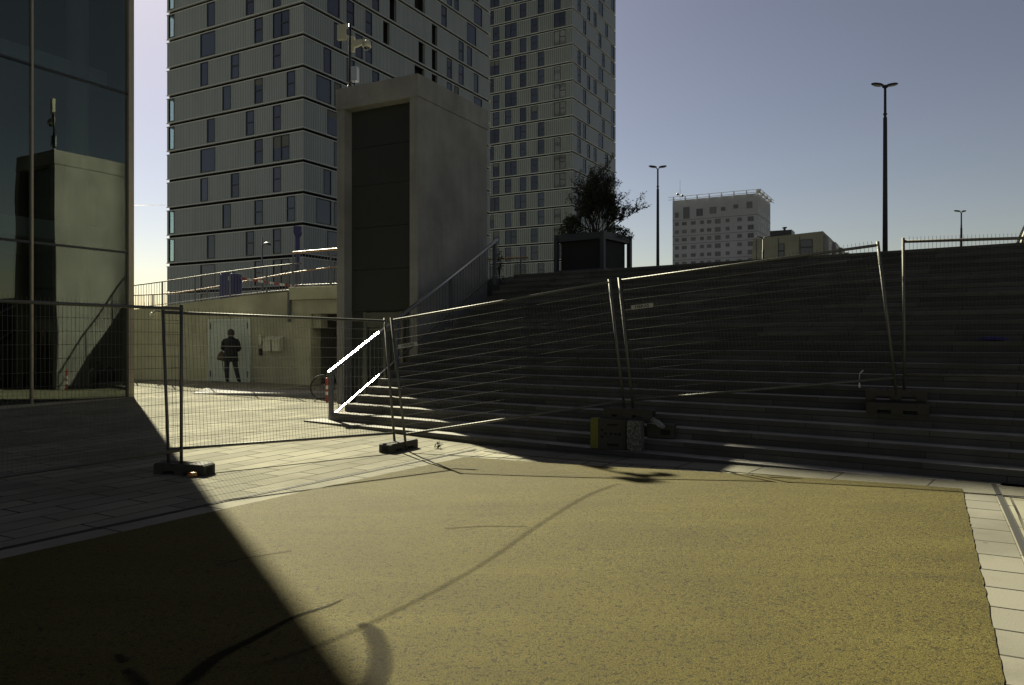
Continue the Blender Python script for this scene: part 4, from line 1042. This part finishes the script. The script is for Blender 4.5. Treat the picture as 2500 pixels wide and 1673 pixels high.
m = MB(); m.tube([P(-.02, .5), P(-.10, .62)], .008, 5); m.box(F2(P(-.1, 0).x, P(-.1, 0).y, .9, .3), -.03, .03, -.02, .02, bc.z+.60, bc.z+.66); m.build('mudguard', GALV, bike)
bp = pinp(798, 973, 20.4); zb2 = g(bp.x, bp.y); t = empty('bollard', (bp.x, bp.y, zb2), 'slim red and white striped post beside the handrail foot', 'bollard')
m = MB()
for k, (z0, z1, mi) in enumerate(((0, .2, 0), (.2, .29, 1), (.29, .36, 0), (.36, .45, 1), (.45, .64, 0))): m.tube([(bp.x, bp.y, zb2+z0), (bp.x, bp.y, zb2+z1)], .032, 12, mi)
m.build('post', [REDP, WHP], t); MB().ellipsoid((bp.x, bp.y, zb2+.64), .032, .032, .02, 12, 4, 0, None, 0, 1).build('cap', REDP, t)

# ------------------------------------------------------------------ person seen from behind
def person():
    fx, fy = -9.08, 24.72; z0 = g(fx, fy)+.01
    root = empty('person', (fx, fy, z0), 'person in dark coat and trousers seen from behind, facing the pale door', 'person')
    SK = m_plain('skin', (.22, .13, .09), .6); HAIR = m_plain('hair', (.03, .025, .02), .7); COAT = m_plain('dark_coat', (.012, .012, .014), .85, 0, .3, .3, 14); TRS = m_plain('dark_trousers', (.016, .017, .022), .85); SHOE = m_plain('shoe_leather', (.012, .01, .009), .5)
    B = lambda x, y, z: Vector((fx+x, fy+y, z0+z))
    verts = [(0, 0, .93, .135), (0, .01, 1.08, .13), (0, .02, 1.25, .15), (0, .015, 1.38, .12), (0, .02, 1.465, .058), (0, .03, 1.52, .06),
             (-.10, 0, .87, .105), (-.135, .01, .50, .082), (-.125, .03, .09, .062), (-.125, .12, .04, .038),
             (.10, 0, .87, .105), (.175, -.02, .50, .082), (.255, .0, .09, .062), (.285, .09, .04, .038),
             (-.195, .01, 1.37, .062), (-.265, .02, 1.11, .048), (-.15, .22, 1.02, .035), (-.08, .28, 1.04, .03),
             (.195, .01, 1.37, .062), (.265, .02, 1.11, .048), (.15, .22, 1.04, .035), (.09, .28, 1.06, .03),
             (0, .045, 1.60, .098), (0, .05, 1.68, .085)]
    edges = [(0, 1), (1, 2), (2, 3), (3, 4), (4, 5), (5, 22), (22, 23), (0, 6), (6, 7), (7, 8), (8, 9), (0, 10), (10, 11), (11, 12), (12, 13), (3, 14), (14, 15), (15, 16), (16, 17), (3, 18), (18, 19), (19, 20), (20, 21)]
    # fingers: five short chains on each hand
    for hi, sgn in ((17, 1), (21, -1)):
        hx, hy, hz, _ = verts[hi]
        for k in range(5):
            off = (-.03+.015*k) if k < 4 else .03; L = (.055, .07, .075, .065)[k] if k < 4 else .045
            i0 = len(verts); dz_ = off; verts.append((hx+sgn*.02, hy+.03, hz+dz_, .010)); verts.append((hx+sgn*(.02+L*.5), hy+.04+(.01 if k < 4 else -.02), hz+dz_*1.1, .009)); verts.append((hx+sgn*(.02+L), hy+.025, hz+dz_*1.1-.01, .007))
            edges += [(hi, i0), (i0, i0+1), (i0+1, i0+2)]
    me = bpy.data.meshes.new('body'); me.from_pydata([B(*v[:3])-Vector((fx, fy, z0)) for v in verts], edges, [])
    o = bpy.data.objects.new('body', me); COL.objects.link(o)
    sm = o.modifiers.new('skin', 'SKIN'); sm.use_smooth_shade = True
    for i, v in enumerate(verts): me.skin_vertices[0].data[i].radius = (v[3], v[3]*(.8 if i in (0, 1, 2, 3) else 1))
    me.skin_vertices[0].data[0].use_root = True
    o.modifiers.new('sub', 'SUBSURF').levels = 2; o.modifiers['sub'].render_levels = 2
    bpy.context.view_layer.update()
    nm = bpy.data.meshes.new_from_object(o.evaluated_get(bpy.context.evaluated_depsgraph_get())); bpy.data.objects.remove(o)
    nm.name = 'body'; nm.materials.clear()
    for mt in (SK, COAT, TRS, SHOE): nm.materials.append(mt)
    for p in nm.polygons:
        c = p.center; ax = abs(c.x)
        m = 0
        if c.z < .11: m = 3
        elif c.z < .93 and c.y < .2: m = 2
        elif c.z < 1.44 and c.y < .27: m = 1
        p.material_index = m; p.use_smooth = True
    o = bpy.data.objects.new('body', nm); COL.objects.link(o); o.parent = root
    # coat: loose shell over the torso to mid-thigh
    m = MB(); n = 20; rings = [(.68, .235, .16), (.80, .23, .16), (.95, .215, .15), (1.10, .205, .145), (1.25, .215, .145), (1.36, .225, .13), (1.43, .13, .09), (1.48, .078, .075), (1.51, .07, .068)]
    vs = []
    for (z, rx, ry) in rings:
        for j in range(n): a = 2*math.pi*j/n; wv = 1+.02*math.sin(5*a+z*9); vs.append(B(.005+math.cos(a)*rx*wv, .015+math.sin(a)*ry*wv, z))
    fs = [(i*n+j, i*n+(j+1) % n, (i+1)*n+(j+1) % n, (i+1)*n+j) for i in range(len(rings)-1) for j in range(n)]
    m.add(vs, fs); m.build('coat', COAT, root, True)
    for sx in (-1, 1):
        MB().tube([B(sx*.17, .01, 1.385), B(sx*.225, .012, 1.30), B(sx*.275, .02, 1.11), B(sx*.215, .13, 1.05), B(sx*.15, .21, 1.03)], [.07, .072, .062, .052, .045], 12).build('sleeve', COAT, root, True)
    h = MB(); h.ellipsoid(B(0, .020, 1.60), .108, .122, .150, 18, 12, 0, None, -.85, 1); h.build('hair', HAIR, root, True)
    f = MB(); f.ellipsoid(B(0, .155, 1.60), .014, .02, .022, 8, 6); f.build('nose', SK, root, True)
    for sx in (-1, 1):
        MB().ellipsoid(B(sx*.094, .05, 1.60), .014, .022, .034, 8, 6).build('ear', SK, root, True)
        MB().ellipsoid(B(sx*.034, .138, 1.625), .014, .01, .010, 8, 6).build('eye', WHP, root, True)
    MB().box(F2(fx, fy, 1, 0), -.025, .025, .136, .142, z0+1.555, z0+1.562).build('mouth', REDP, root)
    bg = empty('shoulder_bag', B(-.33, .05, .85), 'brown shoulder bag hanging at the left elbow of the person', 'bag')
    BAG = m_plain('tan_leather', (.05, .032, .014), .6)
    M_ = Matrix.Rotation(R(10), 3, 'Y')
    BF = F2(fx-.32, fy+.04, .9, .2)
    MB().prism(BF, [(-.13, z0+.75), (.12, z0+.68), (.13, z0+.80), (.06, z0+1.0), (-.02, z0+1.02), (-.12, z0+.86)], -.06, .06).build('pouch', BAG, bg, bevel=.02)
    MB().tube([B(-.30, .03, .98), B(-.24, .0, 1.08), B(-.27, .06, 1.12)], .01, 6).build('handle', BAG, bg)
    MB().tube([B(-.27, .02, .70), B(-.25, .0, .55), B(-.22, .0, .42), B(-.17, .0, .28)], .008, 6).build('strap', BAG, bg)
person()

# ------------------------------------------------------------------ contrail
CT = NT('vapour'); CTM = CT.surf(CT.n('ShaderNodeBsdfTranslucent', {'Color': (.8, .8, .8, 1)}).outputs[0])
a = pinp(250, 500.5, 6000); b = pinp(404, 501, 6000)
t = MB(); t.tube([a, a.lerp(b, .5)+V_((0, 0, -2)), b], [3.2, 3, 1.5], 8); tag(t.build('contrail', CTM, None, True), 'thin white aircraft trail low in the sky behind the buildings', 'contrail')
